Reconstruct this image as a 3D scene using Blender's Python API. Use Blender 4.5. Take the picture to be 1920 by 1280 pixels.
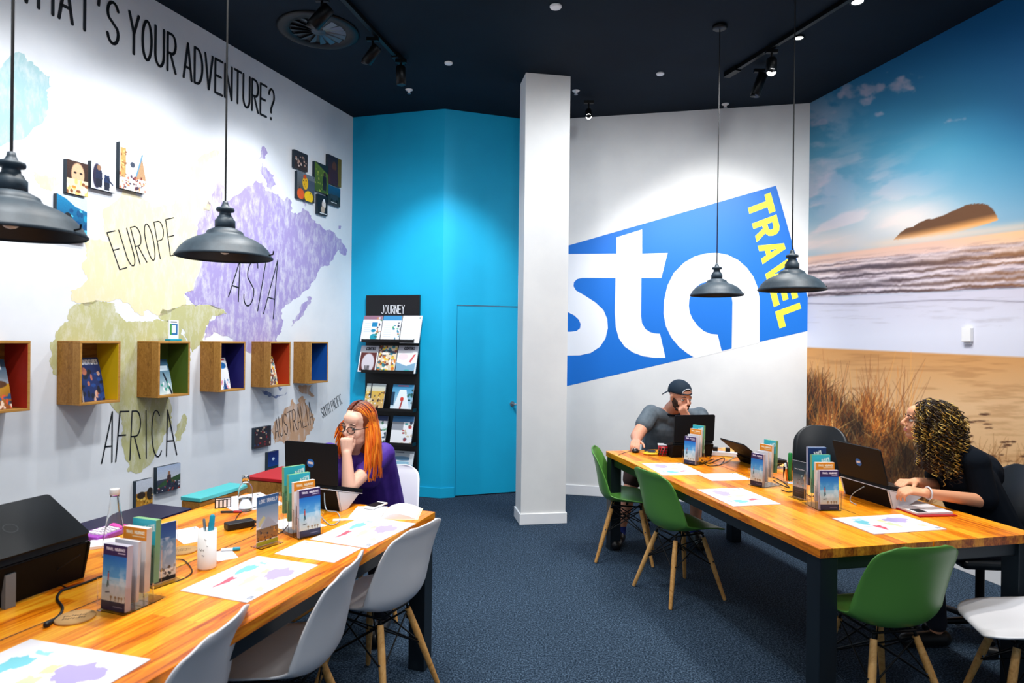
import bpy, bmesh, math, random
import numpy as np
from mathutils import Vector, Matrix, Euler
from mathutils.geometry import tessellate_polygon

for o in list(bpy.data.objects):
    bpy.data.objects.remove(o)
SC = bpy.context.scene
COL = SC.collection
random.seed(7)
PI = math.pi

# ---------------------------------------------------------------- camera, world, exposure
FPX, PITCH, ROLL, HC, HT = 1209.0, -0.00136, 0.0117, 1.6, 3.93
_c, _s, _cp, _sp = math.cos(ROLL), math.sin(ROLL), math.cos(PITCH), math.sin(PITCH)
RV = np.array([_c, 0, _s]); U0 = np.array([-_s, 0, _c]); YV = np.array([0, 1., 0])
FW = _cp*YV+_sp*U0; UP = _cp*U0-_sp*YV; CAMP = np.array([0, 0, HC])
cd = bpy.data.cameras.new('camera'); cam = bpy.data.objects.new('camera', cd); COL.objects.link(cam)
cd.sensor_width = 36; cd.lens = 36*FPX/1920; cd.clip_start = .05; cd.dof.use_dof = True; cd.dof.focus_distance = 4.6; cd.dof.aperture_fstop = 4.0
M = Matrix.Identity(4)
for i in range(3):
    M[i][0] = RV[i]; M[i][1] = UP[i]; M[i][2] = -FW[i]; M[i][3] = CAMP[i]
cam.matrix_world = M
SC.camera = cam
SC.view_settings.view_transform = 'Standard'
SC.view_settings.look = 'None'
SC.view_settings.gamma = 1
SC.view_settings.use_curve_mapping = False
SC.view_settings.exposure = 0.22
W = bpy.data.worlds.new('world'); SC.world = W; W.use_nodes = True
W.node_tree.nodes['Background'].inputs[0].default_value = (.62, .80, 1.0, 1)
W.node_tree.nodes['Background'].inputs[1].default_value = .36

def ray(x, y): return (x-960)*RV+(640-y)*UP+FPX*FW
def onz(x, y, z=.75):
    d = ray(x, y); p = CAMP+d*((z-HC)/d[2]); return Vector(p)
def onY(x, y, Y):
    d = ray(x, y); return Vector(CAMP+d*(Y/d[1]))
def proj(p):
    d = np.asarray(p, float)-CAMP; k = FPX/(d@FW); return 960+(d@RV)*k, 640-(d@UP)*k
class Wall:
    def __init__(s, a, b):
        s.a = np.array(a[:2], float); d = np.array(b[:2], float)-s.a; s.L = float(np.hypot(*d)); s.d = d/s.L
        s.n = np.array([s.d[1], -s.d[0]])
    def at(s, x, y, off=0):
        r = ray(x, y); o = s.a+s.n*off; t = (s.n@(o-CAMP[:2]))/(s.n@r[:2]); p = CAMP+r*t
        return float((p[:2]-s.a)@s.d), float(p[2])
    def P(s, u, z, off=0):
        q = s.a+s.d*u+s.n*off; return Vector((q[0], q[1], z))
    def px(s, x, y, off=0):
        u, z = s.at(x, y, off); return s.P(u, z, off)
    def rot(s):                     # local X along wall, -Y out of the wall, Z up
        m = Matrix.Identity(3)
        m.col[0] = Vector((s.d[0], s.d[1], 0)); m.col[1] = Vector((-s.n[0], -s.n[1], 0)); m.col[2] = Vector((0, 0, 1))
        return m.to_euler().z
C1 = onz(662, 220, HT); C2 = onz(834, 204, HT); C3 = onz(1005, 226, HT); C4 = onz(1519, 193, HT)
RWp = onz(1732, 80, HT); LWp = onz(290, 0, HT)
LW = Wall(LWp, C1); B1 = Wall(C1, C2); B2 = Wall(C2, C3); WW = Wall(C3, C4); RW = Wall(C4, RWp)

# ---------------------------------------------------------------- lights
def kelv(o, c): o.data.color = c
def spot(name, p, tgt, power, size=50, blend=.5, rad=.04, col=(1, .96, .9), label=None):
    l = bpy.data.lights.new(name, 'SPOT'); l.energy = power; l.spot_size = math.radians(size); l.spot_blend = blend
    l.shadow_soft_size = rad; l.color = col
    o = bpy.data.objects.new(name, l); COL.objects.link(o); o.location = p
    o.rotation_euler = (Vector(tgt)-Vector(p)).to_track_quat('-Z', 'Y').to_euler()
    return o
CH = HT-.22
# left wall washers on the left track
for u, tz, pw in ((-1.55, 2.45, 46), (-.75, 2.4, 46), (-.1, 2.35, 62), (.8, 2.2, 85)):
    p = LW.P(u, CH, 1.15)
    spot('wall_spot_light', p, LW.P(u+.08, tz, 0), pw, 74, .9, .05, (.95, .97, 1.0))
# blue corner, white wall, mural, column
spot('wall_spot_light', (-.62, 4.9, CH), (-.70, 6.4, 2.1), 170, 56, .8, .03, (.9, .97, 1))
spot('wall_spot_light', (.95, 5.0, CH), (1.55, 6.4, 1.8), 90, 70, .8, .03, (.97, .98, 1))
spot('wall_spot_light', (1.75, 4.75, CH), (1.95, 6.35, 2.35), 110, 66, .8, .03, (1, .98, .95))
spot('wall_spot_light', (2.05, 4.0, CH), (3.1, 5.0, 1.9), 90, 80, .9, .05, (1, .96, .92))
spot('wall_spot_light', (2.2, 3.0, CH), (3.5, 3.9, 1.2), 80, 80, .9, .05, (1, .96, .92))
# added wide fill spots near the ceiling that lift the walls evenly
for p, t, pw in ((LW.P(-2.2, CH, 1.9), LW.P(-2.0, 1.1, 0), 340), (LW.P(-.6, CH, 1.9), LW.P(-.5, 1.0, 0), 360), (LW.P(1.0, CH, 1.7), LW.P(1.4, 1.2, 0), 300),
                 (Vector((.95, 4.5, CH)), Vector((.9, 6.5, 1.9)), 290), (Vector((2.0, 4.4, CH)), Vector((2.1, 6.3, 1.8)), 280), (Vector((1.6, 4.2, CH)), Vector((3.1, 5.2, 2.0)), 170),
                 (Vector((1.7, 3.0, CH)), Vector((3.5, 3.6, 1.6)), 200), (Vector((-.1, 4.2, CH)), Vector((-.6, 6.4, 2.0)), 130), (Vector((.3, 2.6, CH)), Vector((.3, 5.6, 2.0)), 55)):
    spot('wall_fill_light', p, t-Vector((0, 0, .9)), pw*.34, 135, 1.0, .09, (.93, .97, 1))
# added fill spots behind the camera, brightening chair backs and leaflet fronts
for p, t, pw in (((-.35, .3, CH), (-.8, 2.6, .5), 85), ((1.1, .3, CH), (1.6, 2.8, .5), 75), ((.4, -.4, CH), (.4, 5.0, .8), 60)):
    spot('front_fill_light', p, t, pw, 95, 1.0, .10, (1, .97, .94))
# table downlights
for p, t, pw in (((2.0, 3.35, CH+.1), (1.75, 3.3, .75), 150), ((1.75, 4.75, CH+.1), (1.5, 4.6, .75), 125), ((2.35, 2.5, CH+.1), (1.6, 2.9, .75), 90),
                 ((-1.0, 2.55, CH+.1), (-1.0, 2.55, .75), 115), ((-1.45, 1.6, CH+.1), (-1.35, 1.7, .75), 80), ((-.75, 3.35, CH+.1), (-.8, 3.3, .75), 110)):
    spot('down_light', p, t, pw, 74, .6, .045, (1, .93, .84))
for p, t, pw in (((.35, 2.6, CH+.1), (.3, 3.0, 0), 110), ((.2, 4.4, CH+.1), (.2, 4.4, 0), 70)):
    spot('down_light', p, t, pw, 80, .8, .045, (.95, .97, 1))

# ---------------------------------------------------------------- materials
def lin(c):
    a = np.asarray(c, float)/255.; return np.where(a <= .04045, a/12.92, ((a+.055)/1.055)**2.4)
def L(r, g, b): return tuple(float(v) for v in lin((r, g, b)))
MATS = {}
def mat(name, col=(.8, .8, .8), rough=.5, metal=0, spec=.5, trans=0, ior=1.45, emit=None, es=0, coat=0):
    m = bpy.data.materials.new(name); m.use_nodes = True; b = m.node_tree.nodes['Principled BSDF']
    b.inputs['Base Color'].default_value = (*col, 1); b.inputs['Roughness'].default_value = rough
    b.inputs['Metallic'].default_value = metal; b.inputs['Specular IOR Level'].default_value = spec
    b.inputs['Transmission Weight'].default_value = trans; b.inputs['IOR'].default_value = ior
    b.inputs['Coat Weight'].default_value = coat
    if emit: b.inputs['Emission Color'].default_value = (*emit, 1); b.inputs['Emission Strength'].default_value = es
    MATS[name] = m; return m
def nt(m): return m.node_tree.nodes, m.node_tree.links, m.node_tree.nodes['Principled BSDF']
def noise(n, l, scale, detail=4, rough=.6, vec=None, dist=0):
    t = n.new('ShaderNodeTexNoise'); t.inputs['Scale'].default_value = scale; t.inputs['Detail'].default_value = detail
    t.inputs['Roughness'].default_value = rough; t.inputs['Distortion'].default_value = dist
    if vec is not None: l.new(vec, t.inputs['Vector'])
    return t
def ramp(n, l, fac, stops):
    r = n.new('ShaderNodeValToRGB'); e = r.color_ramp.elements
    while len(e) < len(stops): e.new(.5)
    for i, (p, c) in enumerate(stops): e[i].position = p; e[i].color = (*c, 1)
    l.new(fac, r.inputs[0]); return r
def coords(n, l, scale=(1, 1, 1), rot=(0, 0, 0)):
    tc = n.new('ShaderNodeTexCoord'); mp = n.new('ShaderNodeMapping'); mp.inputs['Scale'].default_value = scale
    mp.inputs['Rotation'].default_value = rot; l.new(tc.outputs['Object'], mp.inputs[0]); return mp.outputs[0]
def bump(n, l, b, h, s, d=.01):
    bp = n.new('ShaderNodeBump'); bp.inputs['Strength'].default_value = s; bp.inputs['Distance'].default_value = d
    l.new(h, bp.inputs['Height']); l.new(bp.outputs[0], b.inputs['Normal'])
def varied(name, c0, c1, scale, rough=.6, bs=0, stretch=(1, 1, 1), lo=.35, hi=.65, detail=5, **k):
    m = mat(name, c0, rough, **k); n, l, b = nt(m)
    t = noise(n, l, scale, detail, .6, coords(n, l, stretch)); r = ramp(n, l, t.outputs[0], [(lo, c0), (hi, c1)])
    l.new(r.outputs[0], b.inputs['Base Color'])
    if bs: bump(n, l, b, t.outputs[0], bs)
    return m

varied('wall_white', L(226, 230, 236), L(233, 236, 240), 3, .7)
varied('wall_warm', L(222, 222, 222), L(228, 228, 227), 3, .75)
varied('wall_blue', L(0, 166, 210), L(0, 172, 216), 2, .6)
varied('ceiling_dark', L(9, 22, 34), L(11, 27, 40), 2, .8, .0, spec=.2)
varied('trim_white', L(232, 234, 238), L(238, 238, 240), 4, .45)
m = mat('carpet', L(40, 60, 82), .95, spec=.1); n, l, b = nt(m)
v = coords(n, l); t1 = noise(n, l, 105, 7, .95, v); t2 = noise(n, l, 1.2, 3, .5, v)
r = ramp(n, l, t1.outputs[0], [(.42, L(4, 12, 22)), (.5, L(18, 36, 54)), (.58, L(92, 112, 134))])
mx = n.new('ShaderNodeMixRGB'); mx.blend_type = 'MULTIPLY'; mx.inputs[0].default_value = .35
l.new(r.outputs[0], mx.inputs[1]); r2 = ramp(n, l, t2.outputs[0], [(.3, (.75, .75, .75)), (.7, (1.1, 1.1, 1.1))]); l.new(r2.outputs[0], mx.inputs[2])
l.new(mx.outputs[0], b.inputs['Base Color'])

def wood(name, dark, mid, light, plank=(.55, .055), rough=.3, knots=True):
    m = mat(name, mid, rough); n, l, b = nt(m)
    v = coords(n, l)
    br = n.new('ShaderNodeTexBrick'); br.inputs['Scale'].default_value = 1; br.inputs['Mortar Size'].default_value = .0006
    br.inputs['Brick Width'].default_value = plank[0]; br.inputs['Row Height'].default_value = plank[1]; br.offset = .37
    br.inputs['Color1'].default_value = (0, 0, 0, 1); br.inputs['Color2'].default_value = (1, 1, 1, 1); br.inputs['Mortar'].default_value = (.3, .3, .3, 1)
    l.new(v, br.inputs['Vector'])
    v2 = n.new('ShaderNodeVectorMath'); v2.operation = 'MULTIPLY_ADD'; l.new(v, v2.inputs[0]); v2.inputs[1].default_value = (2.2, 34, 20)
    l.new(br.outputs['Color'], v2.inputs[2])
    g = noise(n, l, 1.6, 6, .65, v2.outputs[0], 1.2)
    ad = n.new('ShaderNodeMath'); ad.operation = 'MULTIPLY_ADD'; l.new(br.outputs['Color'], ad.inputs[0]); ad.inputs[1].default_value = .30; l.new(g.outputs[0], ad.inputs[2])
    sb = n.new('ShaderNodeMath'); sb.operation = 'SUBTRACT'; l.new(ad.outputs[0], sb.inputs[0]); sb.inputs[1].default_value = .11
    r = ramp(n, l, sb.outputs[0], [(.26, dark), (.46, mid), (.74, light)])
    out = r.outputs[0]
    if knots:
        k = noise(n, l, 1, 2, .5, coords(n, l, (5, 13, 9))); kr = ramp(n, l, k.outputs[0], [(.70, (1, 1, 1)), (.78, (.45, .22, .12))])
        mx = n.new('ShaderNodeMixRGB'); mx.blend_type = 'MULTIPLY'; mx.inputs[0].default_value = 1; l.new(out, mx.inputs[1]); l.new(kr.outputs[0], mx.inputs[2]); out = mx.outputs[0]
    l.new(out, b.inputs['Base Color']); bump(n, l, b, g.outputs[0], .08, .002)
    return m
wood('wood_table', L(158, 62, 4), L(230, 128, 6), L(252, 184, 44), (.75, .062))
wood('wood_crate', L(120, 78, 22), L(160, 108, 38), L(186, 134, 62), (2.0, .13), .6)
wood('wood_beech', L(176, 122, 58), L(206, 154, 88), L(222, 176, 112), (9, 9), .45, False)
wood('wood_end', L(84, 34, 6), L(150, 72, 14), L(214, 140, 40), (.05, .06), .45, False)
mat('steel_dark', L(26, 36, 44), .4, .3)
mat('shell_white', L(222, 224, 230), .38)
mat('shell_green', L(84, 142, 62), .36)
mat('shell_black', L(16, 22, 28), .4)
mat('black_metal', L(14, 16, 18), .4, .6)
mat('black_plastic', L(14, 15, 17), .42)
varied('laptop_black', L(11, 17, 23), L(14, 21, 28), 200, .5, spec=.22)
mat('riser_black', L(8, 10, 13), .6, spec=.2)
mat('riser_white', L(214, 218, 226), .4)
mat('silver', L(170, 176, 182), .3, .9); mat('vane_metal', L(80, 92, 100), .35, .7); mat('grey_plastic', L(120, 128, 134), .5)
mat('chrome', L(200, 205, 210), .15, 1)
varied('lamp_enamel', L(44, 58, 70), L(54, 70, 82), 30, .52, metal=.1)
mat('lamp_inside', L(26, 34, 42), .5, .2)
mat('bulb', L(200, 200, 195), .2)
mat('paper', L(230, 230, 235), .6)
mat('ink', L(20, 26, 34), .6)
mat('ink_blue', L(30, 30, 60), .6)
mat('acrylic', (1, 1, 1), .03, trans=1, ior=1.12, spec=.3)
mat('glass', (.96, .99, 1), .02, trans=1, ior=1.35)
mat('water', (.95, .98, 1), .0, trans=1, ior=1.33)
mat('navy', L(22, 24, 62), .35)
mat('teal', L(70, 178, 184), .4)
mat('red', L(168, 14, 24), .4)
mat('yellow', L(240, 196, 20), .4)
mat('in_red', L(178, 40, 22), .6); mat('in_yellow', L(240, 198, 10), .6); mat('in_green', L(84, 110, 34), .6)
mat('in_purple', L(30, 28, 110), .6); mat('in_orange', L(196, 60, 20), .6); mat('in_blue', L(8, 84, 176), .6)
mat('marker_teal', L(20, 150, 180), .35); mat('marker_green', L(20, 130, 60), .35); mat('orange', L(236, 120, 20), .5)
mat('pink', L(228, 60, 170), .35); mat('violet', L(150, 60, 170), .4)
mat('cork', L(204, 160, 104), .8)
mat('white_plastic', L(236, 236, 236), .35); mat('cream', L(232, 214, 170), .6)
mat('cable_black', L(16, 17, 20), .5); mat('cable_grey', L(150, 165, 176), .5)
mat('light_face', (1, 1, 1), .4, emit=(1, .98, .95), es=14)
mat('logo_blue', L(0, 108, 204), .5); mat('logo_white', L(236, 238, 244), .55); mat('logo_yellow', L(236, 236, 60), .5)
mat('skin_pale', L(236, 186, 164), .5, spec=.35); mat('skin_man', L(222, 160, 132), .5, spec=.35); mat('skin_olive', L(222, 160, 124), .5, spec=.35)
varied('shirt_purple', L(66, 34, 140), L(82, 46, 160), 9, .7); varied('shirt_grey', L(78, 90, 100), L(98, 110, 120), 14, .85); mat('shirt_navy', L(10, 18, 28), .9, spec=.15)
mat('shorts', L(62, 42, 40), .85); mat('jeans', L(22, 26, 40), .85); mat('cap_navy', L(10, 34, 52), .8); mat('sock', L(40, 60, 150), .8)
mat('eye_white', L(230, 226, 222), .2); mat('iris', L(50, 40, 34), .2); mat('lip', L(190, 96, 92), .4); mat('brow', L(60, 36, 24), .8); mat('hair_brown', L(120, 52, 14), .7); mat('beard', L(52, 34, 26), .9)
for nm, rg, sp in (('print', .45, .5), ('hair_strand', .45, .5), ('mural_print', .5, .3)):
    m = mat(nm, (.8, .8, .8), rg, spec=sp); n, l, b = nt(m); a = n.new('ShaderNodeAttribute'); a.attribute_name = 'Col'; l.new(a.outputs['Color'], b.inputs['Base Color'])
def worn(name, c, amt=.5):
    m = mat(name, c, .7); n, l, b = nt(m); v = coords(n, l, (6, 6, 2.4)); t = noise(n, l, 3.2, 8, .72, v)
    r = ramp(n, l, t.outputs[0], [(.46, c), (.64, tuple(c[i]*(1-amt)+.80*amt for i in range(3)))])
    l.new(r.outputs[0], b.inputs['Base Color'])
worn('map_yellow', L(234, 220, 178), .4); worn('map_olive', L(190, 188, 134), .42); worn('map_purple', L(164, 150, 202), .6)
worn('map_orange', L(204, 160, 126), .5); worn('map_teal', L(168, 204, 208), .5); worn('map_slate', L(100, 118, 166), .3)

# ---------------------------------------------------------------- mesh builder
class MB:
    def __init__(s): s.v = []; s.f = []; s.m = []; s.sm = []; s.c = None
    def add(s, vs, fs, m=0, sm=False, T=None):
        k = len(s.v)
        for p in vs:
            p = Vector(p)
            if T is not None: p = T @ p
            s.v.append(p)
        for f in fs: s.f.append([i+k for i in f]); s.m.append(m); s.sm.append(sm)
        return s
    def box(s, c, d, m=0, T=None, rz=0):
        x, y, z = d[0]/2, d[1]/2, d[2]/2; R = Matrix.Rotation(rz, 3, 'Z'); c = Vector(c)
        vs = [c+R @ Vector((a*x, b_*y, g*z)) for a in (-1, 1) for b_ in (-1, 1) for g in (-1, 1)]
        return s.add(vs, [(0, 1, 3, 2), (4, 6, 7, 5), (0, 4, 5, 1), (2, 3, 7, 6), (0, 2, 6, 4), (1, 5, 7, 3)], m, False, T)
    def tube(s, pts, r, n=10, m=0, sm=True, T=None, caps=True, flat=1.0):
        pts = [Vector(p) for p in pts]; N = len(pts); rs = r if isinstance(r, (list, tuple)) else [r]*N
        t = (pts[1]-pts[0]).normalized(); a = t.orthogonal().normalized(); vs = []; fs = []
        for i, p in enumerate(pts):
            t = (pts[min(i+1, N-1)]-pts[max(i-1, 0)])
            if t.length < 1e-9: t = Vector((0, 0, 1))
            t.normalize(); a = (a-t*a.dot(t)); a = a.normalized() if a.length > 1e-6 else t.orthogonal().normalized(); b = t.cross(a)
            for j in range(n):
                an = 2*PI*j/n; vs.append(p+(a*math.cos(an)+b*math.sin(an)*flat)*rs[i])
        for i in range(N-1):
            for j in range(n): fs.append((i*n+j, i*n+(j+1) % n, (i+1)*n+(j+1) % n, (i+1)*n+j))
        s.add(vs, fs, m, sm, T)
        if caps: s.add(vs[:n][::-1], [range(n)], m, False, T); s.add(vs[-n:], [range(n)], m, False, T)
        return s
    def cyl(s, a, b, r0, r1=None, n=16, m=0, T=None): return s.tube([a, b], [r0, r0 if r1 is None else r1], n, m, True, T)
    def cap(s, a, b, r0, r1=None, n=14, m=0):     # capsule, tapered
        r1 = r0 if r1 is None else r1; a = Vector(a); b = Vector(b); d = b-a
        if d.length < 1e-6: d = Vector((0, 0, 1e-4)); b = a+d
        d.normalize(); P = []; Rr = []
        for k in range(5): an = PI/2*(1-k/4.); P.append(a-d*r0*math.sin(an)); Rr.append(max(r0*math.cos(an), r0*.02))
        for k in range(5): an = PI/2*k/4.; P.append(b+d*r1*math.sin(an)); Rr.append(max(r1*math.cos(an), r1*.02))
        return s.tube(P, Rr, n, m, True)
    def lathe(s, prof, n=32, m=0, o=(0, 0, 0), T=None, sm=True):
        vs = []; fs = []; N = len(prof); o = Vector(o)
        for r, z in prof:
            for j in range(n): an = 2*PI*j/n; vs.append(o+Vector((r*math.cos(an), r*math.sin(an), z)))
        for i in range(N-1):
            for j in range(n): fs.append((i*n+j, i*n+(j+1) % n, (i+1)*n+(j+1) % n, (i+1)*n+j))
        return s.add(vs, fs, m, sm, T)
    def ell(s, c, r, m=0, R=None, n=16):
        vs = []; fs = []; c = Vector(c); r = (r, r, r) if isinstance(r, (int, float)) else r; h = n//2
        for i in range(h+1):
            ph = PI*i/h
            for j in range(n):
                th = 2*PI*j/n; q = Vector((r[0]*math.sin(ph)*math.cos(th), r[1]*math.sin(ph)*math.sin(th), r[2]*math.cos(ph)))
                if R is not None: q = R @ q
                vs.append(c+q)
        for i in range(h):
            for j in range(n): fs.append((i*n+j, (i+1)*n+j, (i+1)*n+(j+1) % n, i*n+(j+1) % n))
        return s.add(vs, fs, m, True)
    def poly(s, pts3, m=0):           # filled concave polygon
        tr = tessellate_polygon([[Vector(p) for p in pts3]]); return s.add(pts3, [tuple(t) for t in tr], m)
    def prism(s, pts2, z0, z1, m=0, T=None):
        n = len(pts2); tr = tessellate_polygon([[Vector((p[0], p[1], 0)) for p in pts2]])
        vs = [(p[0], p[1], z0) for p in pts2]+[(p[0], p[1], z1) for p in pts2]
        fs = [tuple(t) for t in tr]+[tuple(i+n for i in t[::-1]) for t in tr]+[(i, (i+1) % n, (i+1) % n+n, i+n) for i in range(n)]
        return s.add(vs, fs, m, False, T)
    def mesh(s, name, mats, off=None, weld=False):
        me = bpy.data.meshes.new(name); o = Vector(off) if off is not None else Vector((0, 0, 0))
        me.from_pydata([tuple(p-o) for p in s.v], [], s.f); me.validate()
        for mm in mats: me.materials.append(MATS[mm])
        if len(me.polygons) == len(s.m):
            me.polygons.foreach_set('material_index', s.m); me.polygons.foreach_set('use_smooth', s.sm)
        if weld:
            bm = bmesh.new(); bm.from_mesh(me); bmesh.ops.remove_doubles(bm, verts=bm.verts, dist=1e-5); bmesh.ops.recalc_face_normals(bm, faces=bm.faces); bm.to_mesh(me); bm.free()
        me.update(); return me
def link(o, parent=None):
    COL.objects.link(o)
    if parent is not None: o.parent = parent
    return o
def tag(o, label=None, cat=None, group=None, kind=None):
    if label: o['label'] = label
    if cat: o['category'] = cat
    if group: o['group'] = group
    if kind: o['kind'] = kind
    return o
def thing(name, label, cat, loc=(0, 0, 0), rz=0, group=None):
    o = bpy.data.objects.new(name, None); o.empty_display_size = .05; COL.objects.link(o); o.location = loc; o.rotation_euler = (0, 0, rz)
    return tag(o, label, cat, group)
def part(name, mb, mats, parent=None, label=None, bevel=0, world=False, solid=0, sub=0, weld=None):
    if isinstance(mats, str): mats = [mats]
    off = parent.location if (world and parent is not None) else None
    me = mb.mesh(name, mats, off, weld if weld is not None else bool(bevel or solid))
    o = link(bpy.data.objects.new(name, me), parent)
    if label: o['label'] = label
    if solid:
        s = o.modifiers.new('s', 'SOLIDIFY'); s.thickness = solid; s.offset = 0
    if bevel:
        b = o.modifiers.new('b', 'BEVEL'); b.width = bevel; b.segments = 3; b.limit_method = 'ANGLE'; b.angle_limit = math.radians(40)
    return o
def clone(root, loc=None, rz=None, label=None, group=None, mats=None):
    r = root.copy(); COL.objects.link(r)
    if loc is not None: r.location = loc
    if rz is not None: r.rotation_euler = (0, 0, rz)
    if label: r['label'] = label
    if group: r['group'] = group
    for ch in list(root.children):
        c = ch.copy(); COL.objects.link(c); c.parent = r
        if mats and ch.data and ch.data.materials and ch.data.materials[0].name in mats:
            c.data = ch.data.copy(); c.data.materials[0] = MATS[mats[ch.data.materials[0].name]]
        for g in ch.children:
            d = g.copy(); COL.objects.link(d); d.parent = c
    return r
def struct(name, mb, mats, label=None, parent=None, bevel=0):
    o = part(name, mb, mats, parent, bevel=bevel)
    if parent is None: tag(o, label, None, None, 'structure')
    return o

# ---------------------------------------------------------------- stroke letters
def arc(cx, cy, rx, ry, a0, a1, n=10): return [(cx+rx*math.cos(math.radians(a0+(a1-a0)*i/n)), cy+ry*math.sin(math.radians(a0+(a1-a0)*i/n))) for i in range(n+1)]
G = {
 'A': [[(0, 0), (.5, 1), (1, 0)], [(.16, .32), (.84, .32)]], 'B': [[(0, 0), (0, 1)]+arc(.5, .76, .45, .24, 90, -90)+[(0, .52)], [(0, .52)]+arc(.55, .26, .45, .26, 90, -90)+[(0, 0)]],
 'C': [arc(.55, .5, .55, .5, 50, 310, 16)], 'D': [[(0, 0), (0, 1)]+arc(.3, .5, .7, .5, 90, -90, 14)+[(0, 0)]], 'E': [[(1, 1), (0, 1), (0, 0), (1, 0)], [(0, .52), (.8, .52)]],
 'F': [[(1, 1), (0, 1), (0, 0)], [(0, .52), (.8, .52)]], 'G': [arc(.55, .5, .55, .5, 50, 350, 16)+[(.6, .42)]], 'H': [[(0, 0), (0, 1)], [(1, 0), (1, 1)], [(0, .45), (1, .45)]],
 'I': [[(.5, 0), (.5, 1)]], 'J': [[(.9, 1), (.9, .25)]+arc(.5, .25, .4, .25, 0, -150, 8)], 'K': [[(0, 0), (0, 1)], [(1, 1), (0, .4)], [(.3, .55), (1, 0)]], 'L': [[(0, 1), (0, 0), (1, 0)]],
 'M': [[(0, 0), (.1, 1), (.5, .3), (.9, 1), (1, 0)]], 'N': [[(0, 0), (0, 1), (1, 0), (1, 1)]], 'O': [arc(.5, .5, .5, .5, 90, 450, 22)], 'P': [[(0, 0), (0, 1), (.4, 1)]+arc(.5, .74, .5, .26, 90, -90)+[(0, .48)]],
 'Q': [arc(.5, .5, .5, .5, 90, 450, 22), [(.6, .25), (1, 0)]], 'R': [[(0, 0), (0, 1), (.4, 1)]+arc(.5, .74, .48, .26, 90, -90)+[(0, .48)], [(.35, .48), (1, 0)]],
 'S': [arc(.5, .75, .46, .25, 20, 200, 10)+[(.14, .6), (.86, .4)]+arc(.5, .25, .46, .25, 20, -170, 10)], 'T': [[(0, 1), (1, 1)], [(.5, 1), (.5, 0)]], 'U': [[(0, 1), (0, .3)]+arc(.5, .3, .5, .3, 180, 360, 12)+[(1, 1)]],
 'V': [[(0, 1), (.5, 0), (1, 1)]], 'W': [[(0, 1), (.25, 0), (.5, .8), (.75, 0), (1, 1)]], 'X': [[(0, 0), (1, 1)], [(0, 1), (1, 0)]], 'Y': [[(0, 1), (.5, .5), (1, 1)], [(.5, .5), (.5, 0)]], 'Z': [[(0, 1), (1, 1), (0, 0), (1, 0)]],
 '?': [arc(.5, .76, .45, .24, 170, -60, 12)+[(.45, .35), (.45, .22)], [(.45, .04), (.45, .0)]], "'": [[(.5, 1), (.35, .75)]], ' ': [], '.': [[(.5, 0), (.5, .04)]]}
WD = {'I': .35, "'": .35, ' ': .6, 'W': 1.25, 'M': 1.2, '?': .8, '.': .3}
def layout(txt, gap=.38):
    x = 0; out = []
    for ch in txt:
        w = WD.get(ch, .8)
        for st in G.get(ch, []): out.append([(x+p[0]*w, p[1]) for p in st])
        x += w+gap
    T = x-gap; return [[(a/T, b) for a, b in st] for st in out]
def letter_quad(mb, txt, BL, BR, TL, TR, wall, th, off=.0025, gap=.38, m=0):
    for st in layout(txt, gap):
        pts = []
        for a, b in st:
            px = (BL[0]*(1-a)+BR[0]*a)*(1-b)+(TL[0]*(1-a)+TR[0]*a)*b; py = (BL[1]*(1-a)+BR[1]*a)*(1-b)+(TL[1]*(1-a)+TR[1]*a)*b
            pts.append(Vector(wall.at(px, py)))
        ribbon(mb, pts, th, lambda q: wall.P(q[0], q[1], off), m)
def ribbon(mb, pts, th, f, m=0):
    for i in range(len(pts)-1):
        d = pts[i+1]-pts[i]
        if d.length < 1e-6: continue
        d.normalize(); nn = Vector((-d.y, d.x))*th/2
        mb.add([f(pts[i]-nn), f(pts[i]+nn), f(pts[i+1]+nn), f(pts[i+1]-nn)], [(0, 1, 2, 3)], m)
    for p in pts:
        mb.add([f(p+Vector((math.cos(a*PI/4), math.sin(a*PI/4)))*th/2) for a in range(8)], [range(8)], m)

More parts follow.
